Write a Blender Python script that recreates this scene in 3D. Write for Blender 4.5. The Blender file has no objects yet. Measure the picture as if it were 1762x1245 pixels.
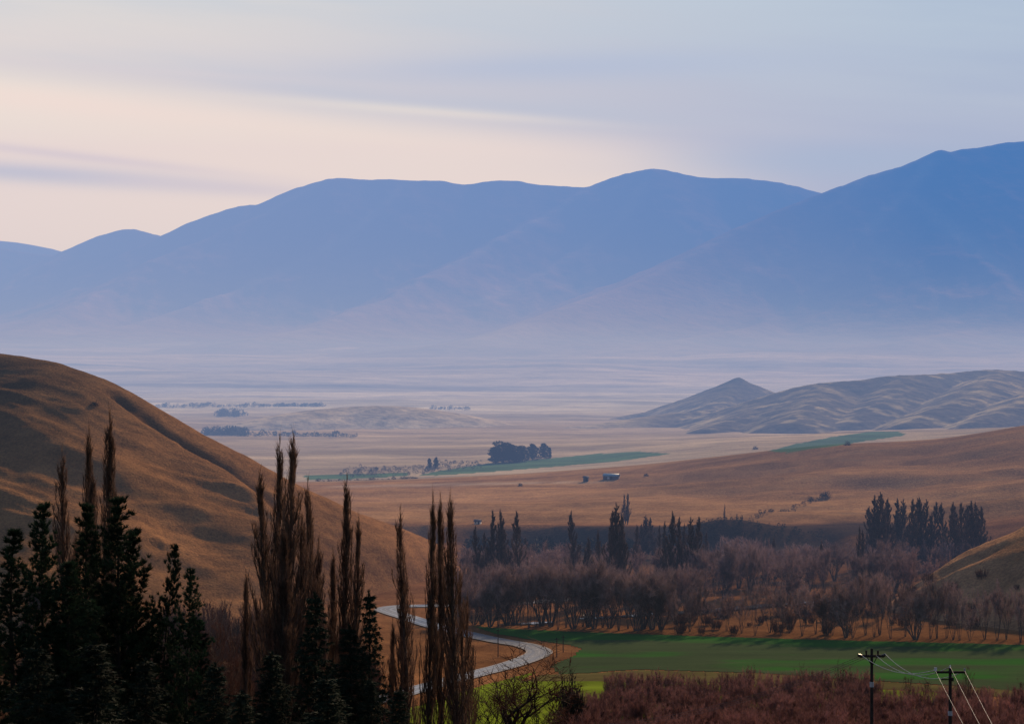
import bpy, math, random
import numpy as np

# ------------------------------------------------------------------ basics
SC = bpy.context.scene
COL = SC.collection
R = math.radians
F = 4000.0          # focal length in photo pixels (photo is 1762 x 1245)
CX, YH = 881.0, 620.0
HC = 70.0           # eye height above the valley floor
SUN_AZ = 24.0       # degrees right of the view direction
SUN_EL = 25.0

def P(px, py, d):
    return ((px - CX) / F * d, d, HC - (py - YH) / F * d)

def lerp(a, b, t): return a + (b - a) * t
def sstep(a, b, x):
    t = np.clip((x - a) / (b - a), 0, 1)
    return t * t * (3 - 2 * t)

# ---------------------------------------------------------------- noise
def _hash(ix, iy, s):
    h = (ix.astype(np.int64) * 374761393 + iy.astype(np.int64) * 668265263 + s * 974634777) & 0x7fffffff
    h = ((h ^ (h >> 13)) * 1274126177) & 0x7fffffff
    h = (h ^ (h >> 16)) & 0xffff
    return h / 65535.0 * 2 - 1
def vnoise(x, y, s=0):
    ix = np.floor(x); iy = np.floor(y)
    fx = x - ix; fy = y - iy
    fx = fx * fx * fx * (fx * (fx * 6 - 15) + 10); fy = fy * fy * fy * (fy * (fy * 6 - 15) + 10)
    a = _hash(ix, iy, s); b = _hash(ix + 1, iy, s); c = _hash(ix, iy + 1, s); d = _hash(ix + 1, iy + 1, s)
    return lerp(lerp(a, b, fx), lerp(c, d, fx), fy)
def fbm(x, y, octv=4, s=0, ridged=False):
    r = 0; a = 1.0; n = 0
    for o in range(octv):
        v = vnoise(x, y, s + o * 17)
        if ridged: v = 1 - 2 * np.abs(v)
        r = r + a * v; n += a; a *= 0.5
        x, y = x * 1.63 + y * 1.2 + 3.1, y * 1.63 - x * 1.2 + 7.7
    return r / n

# ---------------------------------------------------------------- terrain functions
def seg_dist(x, y, pts):
    """nearest point on a polyline: distance, height there, signed side"""
    best = None
    for a, b in zip(pts[:-1], pts[1:]):
        dx, dy = b[0] - a[0], b[1] - a[1]
        L2 = dx * dx + dy * dy + 1e-9
        t = np.clip(((x - a[0]) * dx + (y - a[1]) * dy) / L2, 0, 1)
        qx, qy = a[0] + t * dx, a[1] + t * dy
        dist = np.hypot(x - qx, y - qy)
        z = a[2] + t * (b[2] - a[2])
        side = np.sign(dx * (y - a[1]) - dy * (x - a[0]))
        if best is None: best = [dist, z, side]
        else:
            m = dist < best[0]
            best = [np.where(m, dist, best[0]), np.where(m, z, best[1]), np.where(m, side, best[2])]
    return best

def smooth_line(pts, n=6):
    """Catmull-Rom through 3-D points"""
    pts = [np.array(p, float) for p in pts]
    q = [2 * pts[0] - pts[1]] + pts + [2 * pts[-1] - pts[-2]]
    out = []
    for i in range(1, len(q) - 2):
        for k in range(n):
            t = k / n
            out.append(0.5 * ((2 * q[i]) + (-q[i-1] + q[i+1]) * t + (2*q[i-1] - 5*q[i] + 4*q[i+1] - q[i+2]) * t*t
                              + (-q[i-1] + 3*q[i] - 3*q[i+1] + q[i+2]) * t**3))
    out.append(q[-2])
    return [tuple(p) for p in out]

def ridge(x, y, pts, slope, r, slope2=None):
    """height field of one ridge: crest along pts, flanks falling at the given slope on both sides"""
    best = None
    for a, b in zip(pts[:-1], pts[1:]):
        dx, dy = b[0] - a[0], b[1] - a[1]
        L = math.hypot(dx, dy) + 1e-6
        g = (b[2] - a[2]) / L
        al = ((x - a[0]) * dx + (y - a[1]) * dy) / L
        pe = np.abs((x - a[0]) * dy - (y - a[1]) * dx) / L
        sh = g / math.sqrt(max(slope * slope - g * g, 1e-4))      # steepest line runs obliquely off a falling crest
        al = np.clip(al + sh * pe, 0, L)
        qx, qy = a[0] + al * dx / L, a[1] + al * dy / L
        dist = np.hypot(x - qx, y - qy)
        s = slope if slope2 is None else np.where(y < qy, slope, slope2)
        h = a[2] + al * g - s * (np.sqrt(dist * dist + r * r) - r)
        best = h if best is None else np.maximum(best, h)
    return best

CREST_U = [-900, 300, 560, 700, 900, 1110, 1200, 1330, 1460, 1560, 1620, 1700, 1762, 1900, 2300]
CREST_Y = [832, 832, 830, 826, 816, 800, 790, 776, 765, 760, 756, 744, 732, 712, 690]
CREST_UF = np.arange(-900, 2300, 10.0); _cy = np.interp(CREST_UF, CREST_U, CREST_Y)
CREST_YF = np.convolve(np.pad(_cy, 6, mode='edge'), np.hanning(15)[1:-1] / np.hanning(15).sum(), mode='valid')
BACK_U = [-900, 500, 1000, 1300, 1762, 2600]
BACK_Z = [-9, -9, -3, 6, 16, 20]

KNOLL = smooth_line([P(1150, 925, 872), P(1200, 903, 872), P(1255, 893, 872), P(1330, 903, 875), P(1400, 917, 880), P(1480, 930, 890)], 3)
BENCH = smooth_line([P(1540, 925, 930), P(1640, 905, 930), P(1700, 884, 930), P(1762, 860, 930), P(1900, 800, 940)], 3)
def G(x, y):
    """height of the valley ground"""
    x = np.asarray(x, float); y = np.asarray(y, float)
    d = np.maximum(y, 5.0)
    u = x / d * F + CX
    # slope below the lookout, down to the floodplain
    z = np.maximum(0, 67.5 - 0.19 * d) + 0.0
    z = np.where(d > 330, 4.8 * np.exp(-(d - 330) / 25.0), z)
    z += 0.25 * fbm(x / 60, d / 60, 3, 5) * sstep(300, 420, d)
    z += 1.2 * fbm(x / 14, d / 14, 3, 6) * (1 - sstep(250, 340, d))
    # terrace above the river flats
    edge = 893 + 14 * vnoise(x / 45, d * 0, 3) + 6 * vnoise(x / 13, d * 0, 9)
    tz = 6.2
    zc = HC - (np.interp(u, CREST_UF, CREST_YF) - YH) / F * 1250
    zb = np.interp(u, BACK_U, BACK_Z)
    t1 = sstep(edge - 9 - 55 * sstep(1380, 1500, u), edge + 3, d)
    top = lerp(tz, zc, np.clip((d - 905) / 345, 0, 1) ** 1.25)
    und = (3.6 + 2.6 * sstep(1100, 1450, u)) * fbm(x / 110 + d / 260, d / 45, 4, 11) + 0.5 * fbm(x / 25, d / 16, 3, 14)
    top = top + und * sstep(900, 960, d) * (1 - sstep(1150, 1250, d))
    back = lerp(zc, zb, sstep(1252, 1420, d))
    far = lerp(zb, -10, sstep(1700, 2900, d)) + (3.2 * fbm(x / 230, d / 170, 5, 21) + 1.2 * fbm(x / 60, d / 50, 3, 23)) * sstep(1420, 1900, d) + 7 * fbm(x / 520, d / 420, 5, 25) * sstep(3200, 4600, d)
    up = np.where(d < 1250, top, np.where(d < 1420, back, far))
    z = lerp(z, up, t1)
    z = z + np.maximum(0, d - 5800) ** 1.15 * 0.0085
    z = z + 26 * fbm(x / 1000, d / 900, 5, 31) * sstep(5200, 8200, d)
    # scrubby knoll at the edge of the terrace and a bench on the right
    z = np.maximum(z, ridge(x, d, KNOLL, 0.45, 4))
    dist, _, _ = seg_dist(x, d, BENCH)
    z = z + 4.5 * np.exp(-(dist / np.where(u > 0, 16, 16)) ** 2) * sstep(1520, 1650, u)
    z = z + 6 * np.exp(-(np.hypot(x - 246, (d - 1165) * 0.8) / 42) ** 2) + 4 * np.exp(-(np.hypot(x - 165, (d - 1190) * 0.8) / 40) ** 2)
    z = z + 8 * sstep(1600, 2000, u) * sstep(780, 880, d) * (1 - sstep(900, 1100, d))
    return z

LH = smooth_line([P(-500, 560, 800), P(-250, 590, 780), P(0, 604, 760), P(60, 611, 755), P(95, 617, 752), P(130, 628, 750), P(180, 645, 747),
      P(230, 672, 744), P(280, 700, 742), P(340, 735, 741), P(400, 765, 740), P(450, 793, 738), P(520, 832, 737),
      P(600, 868, 745), P(700, 905, 765), P(770, 940, 790), P(860, 985, 815)], 3)
_lx = np.array([p[0] for p in LH]); _ly = np.array([p[1] for p in LH]); _lz = np.array([p[2] for p in LH])
def left_coords(x, y):
    zc = np.interp(x, _lx, _lz); yc = np.interp(x, _lx, _ly)
    front = lerp(0.52, 0.37, sstep(-190, -110, x))
    s = yc - y
    return zc, s, front
def left_base(x, y):
    zc, s, front = left_coords(x, y)
    r = 14.0
    return zc - np.where(s > 0, front, 0.42) * (np.sqrt(s * s + r * r) - r) - np.maximum(0, x - _lx[-1]) * 0.5
def hit(px, py, fn, d0=100, d1=16000, step=1.004):
    """first point where the ray through a photo pixel meets a height field"""
    ds = np.exp(np.arange(math.log(d0), math.log(d1), math.log(step)))
    xs = (px - CX) / F * ds; zs = HC - (py - YH) / F * ds
    m = np.nonzero(zs <= fn(xs, ds))[0]
    i = m[0] if len(m) else len(ds) - 1
    return float(xs[i]), float(ds[i]), float(fn(np.array([xs[i]]), np.array([ds[i]]))[0])

SPURS = [  # photo pixels of the sunlit spur crests; height (m), width up-slope, width down-slope
    ([(-60, 700), (27, 745), (118, 780), (195, 820), (254, 850), (318, 880), (445, 936), (540, 985)], 4.2, 17, 7),
    ([(-60, 850), (0, 873), (41, 890), (127, 911), (230, 935)], 3.4, 13, 6),
    ([(230, 940), (309, 964), (390, 988), (470, 1004), (560, 1030)], 3.0, 11, 5),
    ([(430, 865), (530, 900), (612, 928), (680, 955), (720, 985)], 3.0, 11, 6),
    ([(470, 905), (537, 930), (630, 966), (690, 995)], 2.3, 8, 4),
    ([(480, 940), (537, 962), (600, 990), (671, 1015)], 2.0, 7, 4),
    ([(210, 700), (262, 738), (320, 780), (400, 832), (455, 868)], 1.8, 4, 12),
    ([(60, 660), (140, 700), (210, 750), (300, 800), (380, 850)], 2.2, 14, 10),
]
SPUR_W = []
for pts, h, wu, wd in SPURS:
    SPUR_W.append((smooth_line([hit(a, b, left_base, 500, 1100, 1.001) for a, b in pts], 3), h, wu, wd))
GULLY = smooth_line([hit(a, b, left_base, 500, 1100, 1.001) for a, b in
                     [(205, 682), (228, 702), (280, 737), (340, 777), (420, 831), (470, 880)]], 3)
def left_hill(x, y):
    z = left_base(x, y)
    for pts, h, wu, wd in SPUR_W:
        dist, zz, side = seg_dist(x, y, pts)
        w = np.where(side > 0, wu, wd)      # up-slope (far) side is the wide one
        z = z + 0.6 * h * np.exp(-(dist / w) ** 2) * sstep(0, 10, z)
    dist, zz, side = seg_dist(x, y, GULLY)
    z = z - 2.4 * np.exp(-(dist / 3.6) ** 2)
    zc, s, front = left_coords(x, y)
    t = s * front / np.maximum(zc + 4, 6)
    wv = 0.2 * fbm(x / 45, y / 45, 3, 43)
    amp = np.clip(zc / 42, 0.15, 1.25) * sstep(-0.02, 0.25, t)
    z = z + amp * (1.1 * fbm(t * 6.5 + wv, x / 190, 3, 44, True) + 0.75 * fbm(t * 15 + wv * 2, x / 30, 3, 45, True))
    n1 = fbm(x / 40 + y / 60, y / 26, 4, 41)
    n2 = fbm(x / 7, y / 7, 3, 47)
    k = np.clip((z - 2) / 12, 0, 1)
    return z + (0.9 * n1 + 0.30 * n2) * k - 1.2
RH = smooth_line([P(1520, 1045, 655), P(1570, 1012, 652), P(1620, 978, 650), P(1680, 945, 650), P(1762, 905, 650), P(1860, 862, 652), P(2100, 800, 660), P(2500, 760, 690)], 3)
_rx = np.array([p[0] for p in RH]); _ry = np.array([p[1] for p in RH]); _rz = np.array([p[2] for p in RH])
def right_hill(x, y):
    zc = np.interp(x, _rx, _rz) - np.maximum(0, _rx[0] - x) * 0.5; s = np.interp(x, _rx, _ry) - y; r = 7.0
    z = zc - np.where(s > 0, 0.42, 0.35) * (np.sqrt(s * s + r * r) - r)
    k = np.clip((z + 1) / 8, 0, 1)
    t = s * 0.42 / np.maximum(zc + 3, 5)
    return z + k * (1.3 * fbm(t * 4 + 0.3 * fbm(x / 20, y / 20, 2, 63), x / 45, 3, 64, True) + 0.8 * fbm(x / 16 + 5, y / 14, 4, 61) + 0.3 * fbm(x / 4, y / 4, 2, 66)) - 0.8
FAR_R = [
    (smooth_line([P(440, 722, 2750), P(520, 707, 2800), P(600, 698, 2850), P(670, 696, 2850), P(740, 704, 2850), P(820, 720, 2850), P(900, 735, 2850)], 3), 0.24, 30),
    (smooth_line([P(940, 742, 2700), P(1010, 730, 2750), P(1080, 722, 2800), P(1150, 712, 2850), P(1230, 702, 2900), P(1310, 700, 2900)], 3), 0.16, 20),
    (smooth_line([P(1272, 656, 3300), P(1240, 690, 3050), P(1180, 722, 2850)], 3), 0.34, 10),
    (smooth_line([P(1000, 735, 3100), P(1060, 716, 3200), P(1130, 703, 3250), P(1180, 688, 3300), P(1225, 672, 3300), P(1255, 658, 3300), P(1272, 654, 3300), P(1300, 666, 3300), P(1335, 683, 3300), P(1400, 705, 3300)], 3), 0.36, 3),
    (smooth_line([P(1225, 735, 2450), P(1260, 722, 2550), P(1300, 706, 2650), P(1345, 684, 2750), P(1385, 664, 2800), P(1410, 656, 2820), P(1470, 652, 2850), P(1560, 645, 2900), P(1640, 639, 2950), P(1720, 632, 3000), P(1800, 636, 3000), P(2000, 620, 3100), P(2500, 600, 3300)], 3), 0.30, 14),
    (smooth_line([P(1410, 656, 2820), P(1400, 690, 2600), P(1360, 725, 2400)], 3), 0.30, 12),
    (smooth_line([P(1560, 646, 2900), P(1520, 685, 2650), P(1470, 722, 2450)], 3), 0.30, 14),
    (smooth_line([P(1720, 634, 2980), P(1690, 662, 2700), P(1640, 690, 2500), P(1560, 728, 2330)], 3), 0.34, 12),
    (smooth_line([P(1900, 640, 2900), P(1790, 668, 2600), P(1730, 700, 2400), P(1680, 722, 2300)], 3), 0.34, 12),
]
def far_hills(x, y):
    z = None
    for i, (pts, s, r) in enumerate(FAR_R):
        h = ridge(x, y, pts, s, r)
        z = h if z is None else np.maximum(z, h)
    pk = P(1272, 654, 3300)
    z = z + 7 * np.exp(-np.hypot(x - pk[0], y - pk[1]) / 22)
    rocky = sstep(950, 1250, x / y * F + CX)
    k = np.clip((z + 8) / 14, 0, 1)
    return z + k * (lerp(1.6, 3.4, rocky) * fbm(x / 120, y / 150, 6, 71) + rocky * 1.2 * fbm(x / 13, y / 18, 4, 77)) - 1.5

def even(pts, step=120.0, win=9):
    """resample a crest line evenly and smooth it, so spurs have no kinks"""
    p = np.array(smooth_line(pts, 8)); L = np.concatenate([[0], np.cumsum(np.hypot(*np.diff(p[:, :2], axis=0).T))])
    t = np.linspace(0, L[-1], max(8, int(L[-1] / step)))
    q = np.stack([np.interp(t, L, p[:, k]) for k in range(3)], 1)
    pad = win // 2
    a = np.concatenate([2 * q[0] - q[pad:0:-1], q, 2 * q[-1] - q[-2:-pad - 2:-1]])
    ker = np.hanning(win + 2)[1:-1]; ker /= ker.sum()
    q = np.stack([np.convolve(a[:, k], ker, mode='valid') for k in range(3)], 1)
    return [tuple(v) for v in q]
def sky_line(pts, d): return smooth_line([P(a, b, d if np.isscalar(d) else np.interp(a, *d)) for a, b in pts], 2)
M_MAIN = sky_line([(-500, 330), (-250, 380), (120, 445), (160, 412), (200, 397), (228, 393), (260, 400), (283, 405), (340, 378), (400, 356), (430, 350), (450, 349),
    (500, 328), (550, 310), (583, 304), (620, 307), (680, 308), (730, 309), (780, 314), (812, 315), (860, 309), (920, 315), (985, 321),
    (1020, 319), (1060, 303), (1105, 290), (1140, 290), (1180, 300), (1225, 307), (1290, 307), (1340, 314), (1395, 328), (1470, 345), (1600, 380)],
    ([-500, 120, 283, 1600], [15500, 15200, 14200, 14000]))
M_RIGHT = smooth_line([P(2700, 280, 13500), P(2200, 240, 13000), P(1900, 236, 12800), P(1762, 243, 12700), P(1680, 247, 12600), P(1640, 258, 12500), P(1620, 258, 12500),
    P(1590, 270, 12450), P(1560, 288, 12400), P(1500, 300, 12350), P(1430, 323, 12250), P(1395, 341, 12200), P(1300, 379, 11900), P(1240, 405, 11700), P(1200, 432, 11500), P(1150, 465, 11200),
    P(1080, 490, 10900), P(980, 525, 10500), P(900, 565, 10100), P(830, 600, 9700), P(760, 625, 9300)], 2)
M_SPURS = [
    [P(1020, 319, 14000), P(940, 372, 13500), P(870, 407, 13100), P(790, 447, 12600), P(700, 492, 12100), P(620, 535, 11600), P(560, 570, 11200), P(450, 618, 10600), P(380, 640, 10200)],
    [P(583, 304, 14200), P(500, 350, 13900), P(400, 385, 13600), P(310, 425, 13300), P(200, 492, 12800), P(100, 552, 12200), P(0, 605, 11600), P(-100, 650, 11000)],
    [P(228, 393, 15100), P(150, 445, 14700), P(60, 500, 14300), P(-40, 545, 13900), P(-200, 600, 13000)],
    [P(700, 308, 14100), P(640, 380, 13500), P(520, 460, 13000), P(340, 525, 12400), P(220, 580, 11900), P(120, 630, 11300)],
    [P(1120, 290, 14000), P(1100, 340, 13600), P(1020, 420, 13000), P(920, 480, 12500), P(820, 530, 12000)],
    [P(1500, 302, 12350), P(1440, 380, 12000), P(1400, 412, 11800), P(1330, 462, 11400), P(1270, 497, 11100), P(1180, 545, 10700), P(1100, 590, 10200), P(1000, 630, 9600)],
    [P(1620, 258, 12500), P(1560, 380, 12000), P(1480, 470, 11500), P(1430, 507, 11200), P(1380, 542, 10900), P(1300, 572, 10500), P(1200, 600, 10000), P(1080, 632, 9400)],
    [P(1480, 470, 11500), P(1560, 530, 11100), P(1620, 570, 10700), P(1660, 610, 10200)],
    [P(1560, 380, 12000), P(1640, 470, 11500), P(1700, 525, 11100), P(1790, 575, 10600)],
    [P(1900, 236, 12800), P(1850, 420, 11800), P(1760, 560, 10800), P(1650, 590, 10200), P(1560, 615, 9700)],
]
M_SPURS = [even(s, 150) for s in M_SPURS]
M_RIGHT = even(M_RIGHT, 150)
def mountains(x, y):
    z = ridge(x, y, M_MAIN, 0.50, 40, 0.5)
    z = np.maximum(z, ridge(x, y, M_RIGHT, 0.46, 35, 0.6))
    for s in M_SPURS:
        h = ridge(x, y, s, 0.50, 30)
        # smooth maximum
        k = 26.0
        t = np.clip(0.5 + 0.5 * (z - h) / k, 0, 1)
        z = lerp(h, z, t) + k * t * (1 - t) * 0.5
    cr, _, _ = seg_dist(x, y, M_MAIN); c2, _, _ = seg_dist(x, y, M_RIGHT)
    away = np.clip(np.minimum(cr, c2) / 700, 0.16, 1)
    k = np.clip((z - 60) / 260, 0, 1) * away
    z = z + k * (26 * fbm(x / 800, y / 1000, 4, 83) + 20 * fbm(x / 300, y / 520, 5, 84, True) + 7 * fbm(x / 140, y / 260, 5, 87))
    z = z + 9 * fbm(x / 150, y / 400, 4, 86) * sstep(300, 600, z)
    g = G(x, y)
    q = (z - g) / 85.0
    return g + 85.0 * np.where(q > 20, q, np.log1p(np.exp(np.minimum(q, 20)))) - 5
M_LEFT = smooth_line([P(-700, 360, 17500), P(-300, 395, 17000), P(-100, 405, 17000), P(0, 413, 17000), P(50, 419, 17000), P(118, 435, 17000), P(200, 470, 17000), P(320, 520, 17000)], 2)
def back_mountain(x, y):
    z = ridge(x, y, M_LEFT, 0.42, 40)
    return z + 20 * np.clip(1 - np.abs(z - 500) / 500, 0, 1) * fbm(x / 500, y / 700, 4, 91, True) - 6

# ---------------------------------------------------------------- mesh helpers
def mesh_np(name, V, Fq=None, Ft=None):
    """fast mesh from numpy vertices with quads and/or triangles"""
    me = bpy.data.meshes.new(name)
    V = np.asarray(V, np.float32)
    me.vertices.add(len(V)); me.vertices.foreach_set('co', V.ravel())
    parts, starts, tot, off = [], [], [], 0
    for Fx, n in ((Fq, 4), (Ft, 3)):
        if Fx is None or len(Fx) == 0: continue
        Fx = np.asarray(Fx, np.int32)
        parts.append(Fx.ravel()); starts.append(off + np.arange(len(Fx)) * n); off += len(Fx) * n
    idx = np.concatenate(parts); st = np.concatenate(starts).astype(np.int32)
    me.loops.add(len(idx)); me.loops.foreach_set('vertex_index', idx)
    me.polygons.add(len(st)); me.polygons.foreach_set('loop_start', st)
    me.update(calc_edges=True); me.validate()
    return me
def obj(name, me, mat, parent=None, smooth=False):
    o = bpy.data.objects.new(name, me); COL.objects.link(o)
    if mat and not me.materials: me.materials.append(mat)
    if parent: o.parent = parent
    if smooth: me.polygons.foreach_set('use_smooth', np.ones(len(me.polygons), bool))
    return o
def struct(o): o['kind'] = 'structure'; return o
def tag(o, label, cat, group=None):
    o['label'] = label; o['category'] = cat
    if group: o['group'] = group
    return o
def empty(name, loc, rz=0, s=1):
    o = bpy.data.objects.new(name, None); COL.objects.link(o)
    o.location = loc; o.rotation_euler = (0, 0, rz); o.scale = (s, s, s) if np.isscalar(s) else s
    o.empty_display_size = 0.5
    return o

GRIDS = {}
def grid_mesh(name, cols, rows, fn, mat, cull=None, color=None, smooth=True):
    """height-field sheet on a fan-shaped grid (cols in photo pixels, rows in metres)"""
    U, D = np.meshgrid(cols, rows)
    X = (U - CX) / F * D
    Z = fn(X, D)
    GRIDS[name] = (np.asarray(cols), np.asarray(rows), Z)
    nr, nc = U.shape
    idx = np.arange(nr * nc).reshape(nr, nc)
    q = np.stack([idx[:-1, :-1], idx[:-1, 1:], idx[1:, 1:], idx[1:, :-1]], -1).reshape(-1, 4)
    V = np.stack([X.ravel(), D.ravel(), Z.ravel()], -1)
    C = color(X, D, Z).reshape(-1, 3) if color is not None else None
    if cull is not None:
        low = (Z - cull(X, D)).ravel() < -4
        keep = ~(low[q].all(1))
        q = q[keep]
        used = np.zeros(len(V), bool); used[q.ravel()] = True
        remap = np.cumsum(used) - 1
        V = V[used]; q = remap[q]
        if C is not None: C = C[used]
    me = mesh_np(name, V, q)
    if C is not None:
        at = me.color_attributes.new('Col', 'FLOAT_COLOR', 'POINT')
        at.data.foreach_set('color', np.concatenate([C, np.ones((len(C), 1))], 1).astype(np.float32).ravel())
    return struct(obj(name, me, mat, smooth=smooth))

# ---------------------------------------------------------------- materials
class NT:
    def __init__(s, nt): s.nt = nt; s.n = nt.nodes; s.l = nt.links; s.n.clear()
    def new(s, t, **k):
        n = s.n.new(t)
        for a, b in k.items(): setattr(n, a, b)
        return n
    def put(s, sock, v):
        if isinstance(v, bpy.types.NodeSocket): s.l.new(v, sock)
        elif v is not None: sock.default_value = v
    def math(s, op, a, b=None, c=None):
        n = s.new('ShaderNodeMath', operation=op); s.put(n.inputs[0], a); s.put(n.inputs[1], b)
        if c is not None: s.put(n.inputs[2], c)
        return n.outputs[0]
    def noise(s, vec, scale, detail=4, rough=0.55):
        n = s.new('ShaderNodeTexNoise'); s.put(n.inputs['Vector'], vec); n.inputs['Scale'].default_value = scale
        n.inputs['Detail'].default_value = detail; n.inputs['Roughness'].default_value = rough
        return n.outputs['Fac']
    def map(s, vec, sc=(1, 1, 1), rot=(0, 0, 0)):
        n = s.new('ShaderNodeMapping'); s.put(n.inputs['Vector'], vec); n.inputs['Scale'].default_value = sc; n.inputs['Rotation'].default_value = rot
        return n.outputs[0]
    def rng(s, v, a, b, c=0.0, d=1.0, kind='SMOOTHSTEP'):
        n = s.new('ShaderNodeMapRange', interpolation_type=kind); s.put(n.inputs[0], v)
        for i, q in enumerate((a, b, c, d)): n.inputs[i + 1].default_value = q
        return n.outputs[0]
    def mix(s, f, a, b, mode='MIX'):
        n = s.new('ShaderNodeMix', data_type='RGBA', blend_type=mode); s.put(n.inputs[0], f)
        for k, v in ((6, a), (7, b)):
            if isinstance(v, tuple): v = (*v[:3], 1)
            s.put(n.inputs[k], v)
        return n.outputs[2]
    def bsdf(s, color, rough=0.9, spec=0.1, normal=None):
        b = s.new('ShaderNodeBsdfPrincipled'); 
        if isinstance(color, tuple): color = (*color[:3], 1)
        s.put(b.inputs['Base Color'], color); s.put(b.inputs['Roughness'], rough); s.put(b.inputs['Specular IOR Level'], spec)
        if normal is not None: s.l.new(normal, b.inputs['Normal'])
        o = s.new('ShaderNodeOutputMaterial'); s.l.new(b.outputs[0], o.inputs['Surface']); return b
    def bump(s, h, strength, dist):
        n = s.new('ShaderNodeBump'); n.inputs['Strength'].default_value = strength; n.inputs['Distance'].default_value = dist
        s.put(n.inputs['Height'], h); return n.outputs[0]
def material(name):
    m = bpy.data.materials.new(name); m.use_nodes = True
    return m, NT(m.node_tree)

def land_material(name, tuft, big, dark=(0.55, 0.5, 0.5), light=(1.35, 1.25, 1.1), bumpd=0.6, bumps=0.6, streak=(1, 1, 1), vary=1.0, fine=0.28):
    """dry grassland over a painted colour attribute; tuft and big are noise scales per metre"""
    m, t = material(name)
    at = t.new('ShaderNodeAttribute', attribute_name='Col')
    pos = t.new('ShaderNodeNewGeometry').outputs['Position']
    sp = t.map(pos, streak)
    a = t.noise(sp, big, 6, 0.6); b = t.noise(pos, tuft, 5, 0.7); c = t.noise(sp, big * 5, 5, 0.65)
    f = t.math('ADD', t.math('MULTIPLY', a, 0.45), t.math('MULTIPLY', c, 0.55))
    f2 = t.math('ADD', t.math('MULTIPLY', f, 1 - fine), t.math('MULTIPLY', b, fine))
    k = t.rng(f2, 0.5 - 0.17 / vary, 0.5 + 0.17 / vary)
    col = t.mix(1.0, at.outputs['Color'], t.mix(k, dark, light), 'MULTIPLY')
    col = t.mix(t.rng(c, 0.60, 0.72, 0, 0.35), col, (0.10, 0.085, 0.06))
    h = t.math('ADD', t.math('MULTIPLY', b, 0.6), t.math('MULTIPLY', c, 1.2))
    t.bsdf(col, 1.0, 0.0, t.bump(h, bumps, bumpd))
    return m
def plain_material(name, color, var=0.35, scale=2.0, rough=0.9, spec=0.15, coord='Object', trans=0):
    m, t = material(name)
    tc = t.new('ShaderNodeTexCoord').outputs[coord]
    inf = t.new('ShaderNodeObjectInfo').outputs['Random']
    n = t.noise(tc, scale, 3)
    v = t.math('ADD', t.rng(n, 0.25, 0.75, 1 - var, 1 + var), t.math('MULTIPLY', t.math('SUBTRACT', inf, 0.5), var))
    hs = t.new('ShaderNodeHueSaturation'); hs.inputs['Color'].default_value = (*color, 1); t.put(hs.inputs['Value'], v)
    b = t.bsdf(hs.outputs[0], rough, spec)
    if trans:
        tr = t.new('ShaderNodeBsdfTranslucent'); t.l.new(hs.outputs[0], tr.inputs['Color'])
        mx = t.new('ShaderNodeMixShader'); mx.inputs[0].default_value = trans
        t.l.new(b.outputs[0], mx.inputs[1]); t.l.new(tr.outputs[0], mx.inputs[2])
        out = [x for x in t.n if x.type == 'OUTPUT_MATERIAL'][0]; t.l.new(mx.outputs[0], out.inputs['Surface'])
    return m

MAT = {}
MAT['ground'] = land_material('dry_grassland', 0.9, 0.012, bumpd=0.7, bumps=0.8, streak=(0.45, 1, 1), fine=0.42, vary=1.2)
MAT['hill'] = land_material('tussock_hillside', 1.3, 0.03, dark=(0.55, 0.52, 0.55), light=(1.3, 1.2, 1.05), bumpd=0.7, bumps=0.9, streak=(0.8, 0.8, 2.2), fine=0.5, vary=1.25)
MAT['farhill'] = land_material('rocky_hillside', 0.12, 0.01, dark=(0.45, 0.45, 0.5), bumpd=3.0, vary=1.3)
MAT['mountain'] = land_material('mountain_grass', 0.02, 0.0016, dark=(0.7, 0.7, 0.75), light=(1.25, 1.2, 1.15), bumpd=10.0, bumps=0.5)
MAT['poplar_bark'] = plain_material('poplar_bark', (0.085, 0.060, 0.046))
MAT['poplar_twig'] = plain_material('poplar_twigs', (0.120, 0.070, 0.052), 0.45, 0.4, trans=0.3)
MAT['far_poplar_twig'] = plain_material('far_poplar_twigs', (0.120, 0.085, 0.080), 0.35, 0.4, trans=0.15)
MAT['willow_bark'] = plain_material('willow_bark', (0.080, 0.062, 0.058))
MAT['willow_twig'] = plain_material('willow_twigs', (0.275, 0.185, 0.180), 0.55, 0.3, trans=0.15)
MAT['thicket'] = plain_material('red_willow_stems', (0.190, 0.090, 0.082), 0.7, 0.8, trans=0.25)
MAT['brush'] = plain_material('bare_brush_stems', (0.075, 0.032, 0.022), 0.4, 0.8, trans=0.15)
MAT['pine_bark'] = plain_material('pine_bark', (0.030, 0.022, 0.017))
MAT['needles'] = plain_material('pine_needles', (0.018, 0.034, 0.017), 0.6, 0.6, trans=0.12)
MAT['fir'] = plain_material('fir_needles', (0.016, 0.030, 0.018), 0.5, 1.0)
MAT['farpine'] = plain_material('far_pine_needles', (0.022, 0.030, 0.026), 0.4, 0.3)
MAT['palewood'] = plain_material('hazy_wood', (0.17, 0.18, 0.18), 0.2, 0.3)
MAT['hazywood'] = plain_material('distant_wood', (0.115, 0.12, 0.115), 0.3, 0.3)
MAT['scrub'] = plain_material('dark_scrub', (0.035, 0.032, 0.026), 0.4, 0.5)
MAT['wood'] = plain_material('weathered_pole_wood', (0.035, 0.028, 0.026), 0.3, 3.0)
MAT['band'] = plain_material('pale_metal_band', (0.42, 0.42, 0.44), 0.1, 3.0, 0.5, 0.5)
MAT['insul'] = plain_material('dark_insulator', (0.03, 0.025, 0.025), 0.1, 3.0, 0.3, 0.5)
MAT['insul_w'] = plain_material('white_insulator', (0.8, 0.8, 0.8), 0.05, 3.0, 0.25, 0.6)
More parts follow.
